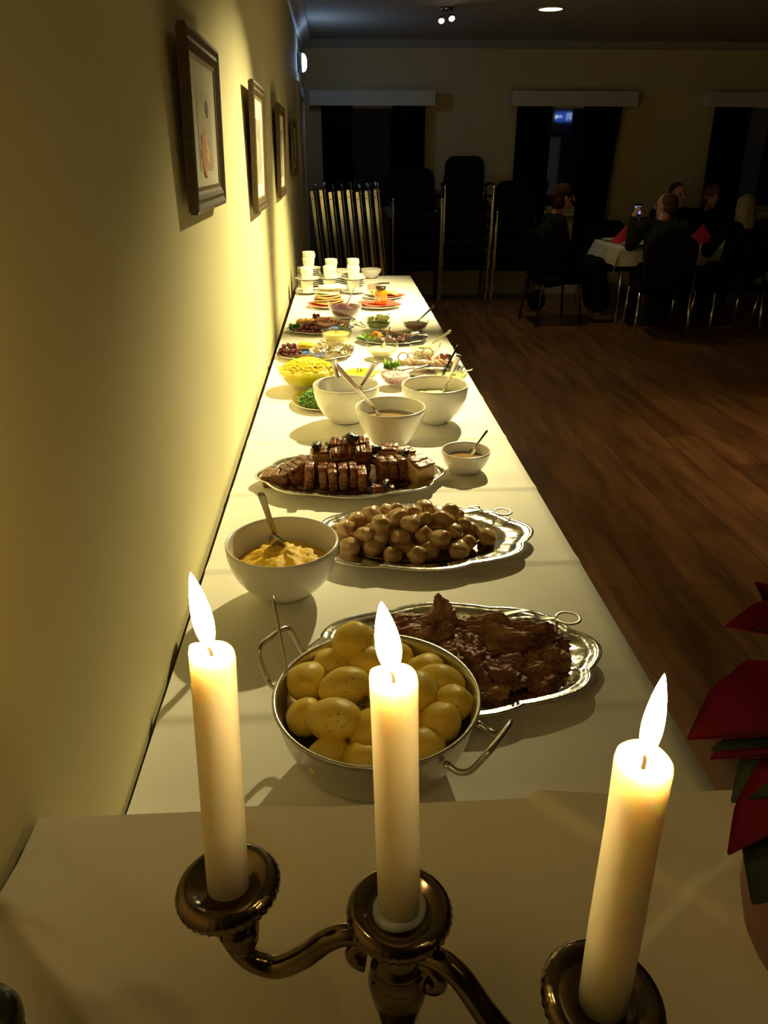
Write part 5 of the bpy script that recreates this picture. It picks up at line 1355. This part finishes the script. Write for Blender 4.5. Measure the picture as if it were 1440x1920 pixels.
# ------------------------------------------------------------------ poinsettia and dark jar on the near table
REDL = mat('red_bract', (.095, .002, .012), .8, spec=.12, col2=(.065, .0015, .009), scale=30)
GREENL = mat('dark_leaf', (.018, .030, .014), .7, spec=.2)
def leaf(base, tip, width, bend=.02, hint=(0, 0, 1), nseg=12, fold=.25, lobes=0.05):
    B = Vector(base); Tp = Vector(tip); ax = Tp - B; L = ax.length; d = ax.normalized(); s = d.cross(Vector(hint)).normalized(); nrm = s.cross(d)
    V, F = [], []
    for i in range(nseg + 1):
        u = i / nseg
        wv = width * (math.sin(PI * min(1, u ** .75)) ** .85) * (1 + lobes * math.sin(u * 19)) if 0 < u < 1 else .0008
        c = B + d * (L * u) + nrm * (bend * math.sin(PI * u))
        for kx in (-1, -.5, 0, .5, 1): V.append(tuple(c + s * (wv * kx) + nrm * (fold * wv * abs(kx) + .0006)))
    m = len(V)
    V += [tuple(Vector(v) - nrm * .0012) for v in V]
    for i in range(nseg):
        for k in range(4):
            q = (i * 5 + k, i * 5 + k + 1, (i + 1) * 5 + k + 1, (i + 1) * 5 + k); F.append(q); F.append(tuple(x + m for x in reversed(q)))
        for k in (0, 4):
            q = (i * 5 + k, (i + 1) * 5 + k, (i + 1) * 5 + k + m, i * 5 + k + m); F.append(q if k else q[::-1])
    return V, F
def poinsettia():
    px, py = .350, .362
    t = thing('poinsettia', 'red poinsettia in a mauve pot on the near white cloth', 'plant', (px, py, TN))
    POT = mat('mauve_pot', (.22, .12, .13), .55)
    obj('pot', lathe([(0, .003), (.036, .003), (.046, .010), (.055, .028), (.0635, .060), (.066, .090), (.0675, .128), (.070, .132), (.067, .136), (.063, .130), (.060, .100), (0, .100)], 48), POT, t)
    obj('soil', lathe([(0, .110), (.0605, .108), (.0605, .1005), (0, .1005)], 32), mat('soil', (.02, .014, .01), .95), t)
    def R(p): return (p[0] - px, p[1] - py, p[2] - TN)
    cx = (.335, .385, 1.185)
    obj('stem', sweep([(0, 0, .105), (.004, .008, .17), R(cx)], .005), GREENL, t)
    red = [((.245, .404, 1.242), (.335, .40, 1.215), .030), ((.214, .366, 1.183), (.325, .385, 1.195), .034), ((.236, .372, 1.160), (.335, .375, 1.172), .024),
           ((.250, .350, 1.096), (.320, .372, 1.165), .020), ((.42, .37, 1.21), cx, .035), ((.39, .47, 1.22), cx, .035), ((.36, .29, 1.19), cx, .035), ((.30, .47, 1.235), cx, .034),
           ((.40, .31, 1.15), cx, .03), ((.300, .36, 1.235), (.345, .39, 1.20), .024), ((.285, .330, 1.165), (.345, .375, 1.18), .022)]
    for tip, b, wd in red: obj('red_bract', leaf(R(b), R(tip), wd, .010), REDL, t)
    grn = [((.232, .367, 1.172), (.335, .380, 1.160), .016), ((.268, .338, 1.062), (.335, .365, 1.150), .036), ((.258, .372, 1.12), (.33, .38, 1.155), .026), ((.43, .42, 1.12), cx, .035), ((.37, .46, 1.14), cx, .035), ((.40, .30, 1.10), cx, .035)]
    for tip, b, wd in grn: obj('leaf', leaf(R(b), R(tip), wd, .012), GREENL, t)
poinsettia()
jt = thing('dark_jar', 'black round-topped jar at the corner of the near cloth', 'jar', (-.236, .303, TN))
obj('jar_body', lathe([(0, .003), (.020, .003), (.024, .006), (.025, .015), (.024, .05), (.021, .062), (0, .062)], 36), mat('black_gloss', (.010, .010, .010), .25), jt)
obj('jar_lid', lathe([(0, .062), (.024, .062), (.0255, .066), (.0255, .072), (.023, .079), (.016, .083), (0, .0845)], 36), mat('black_gloss', (.010, .010, .010), .25), jt)
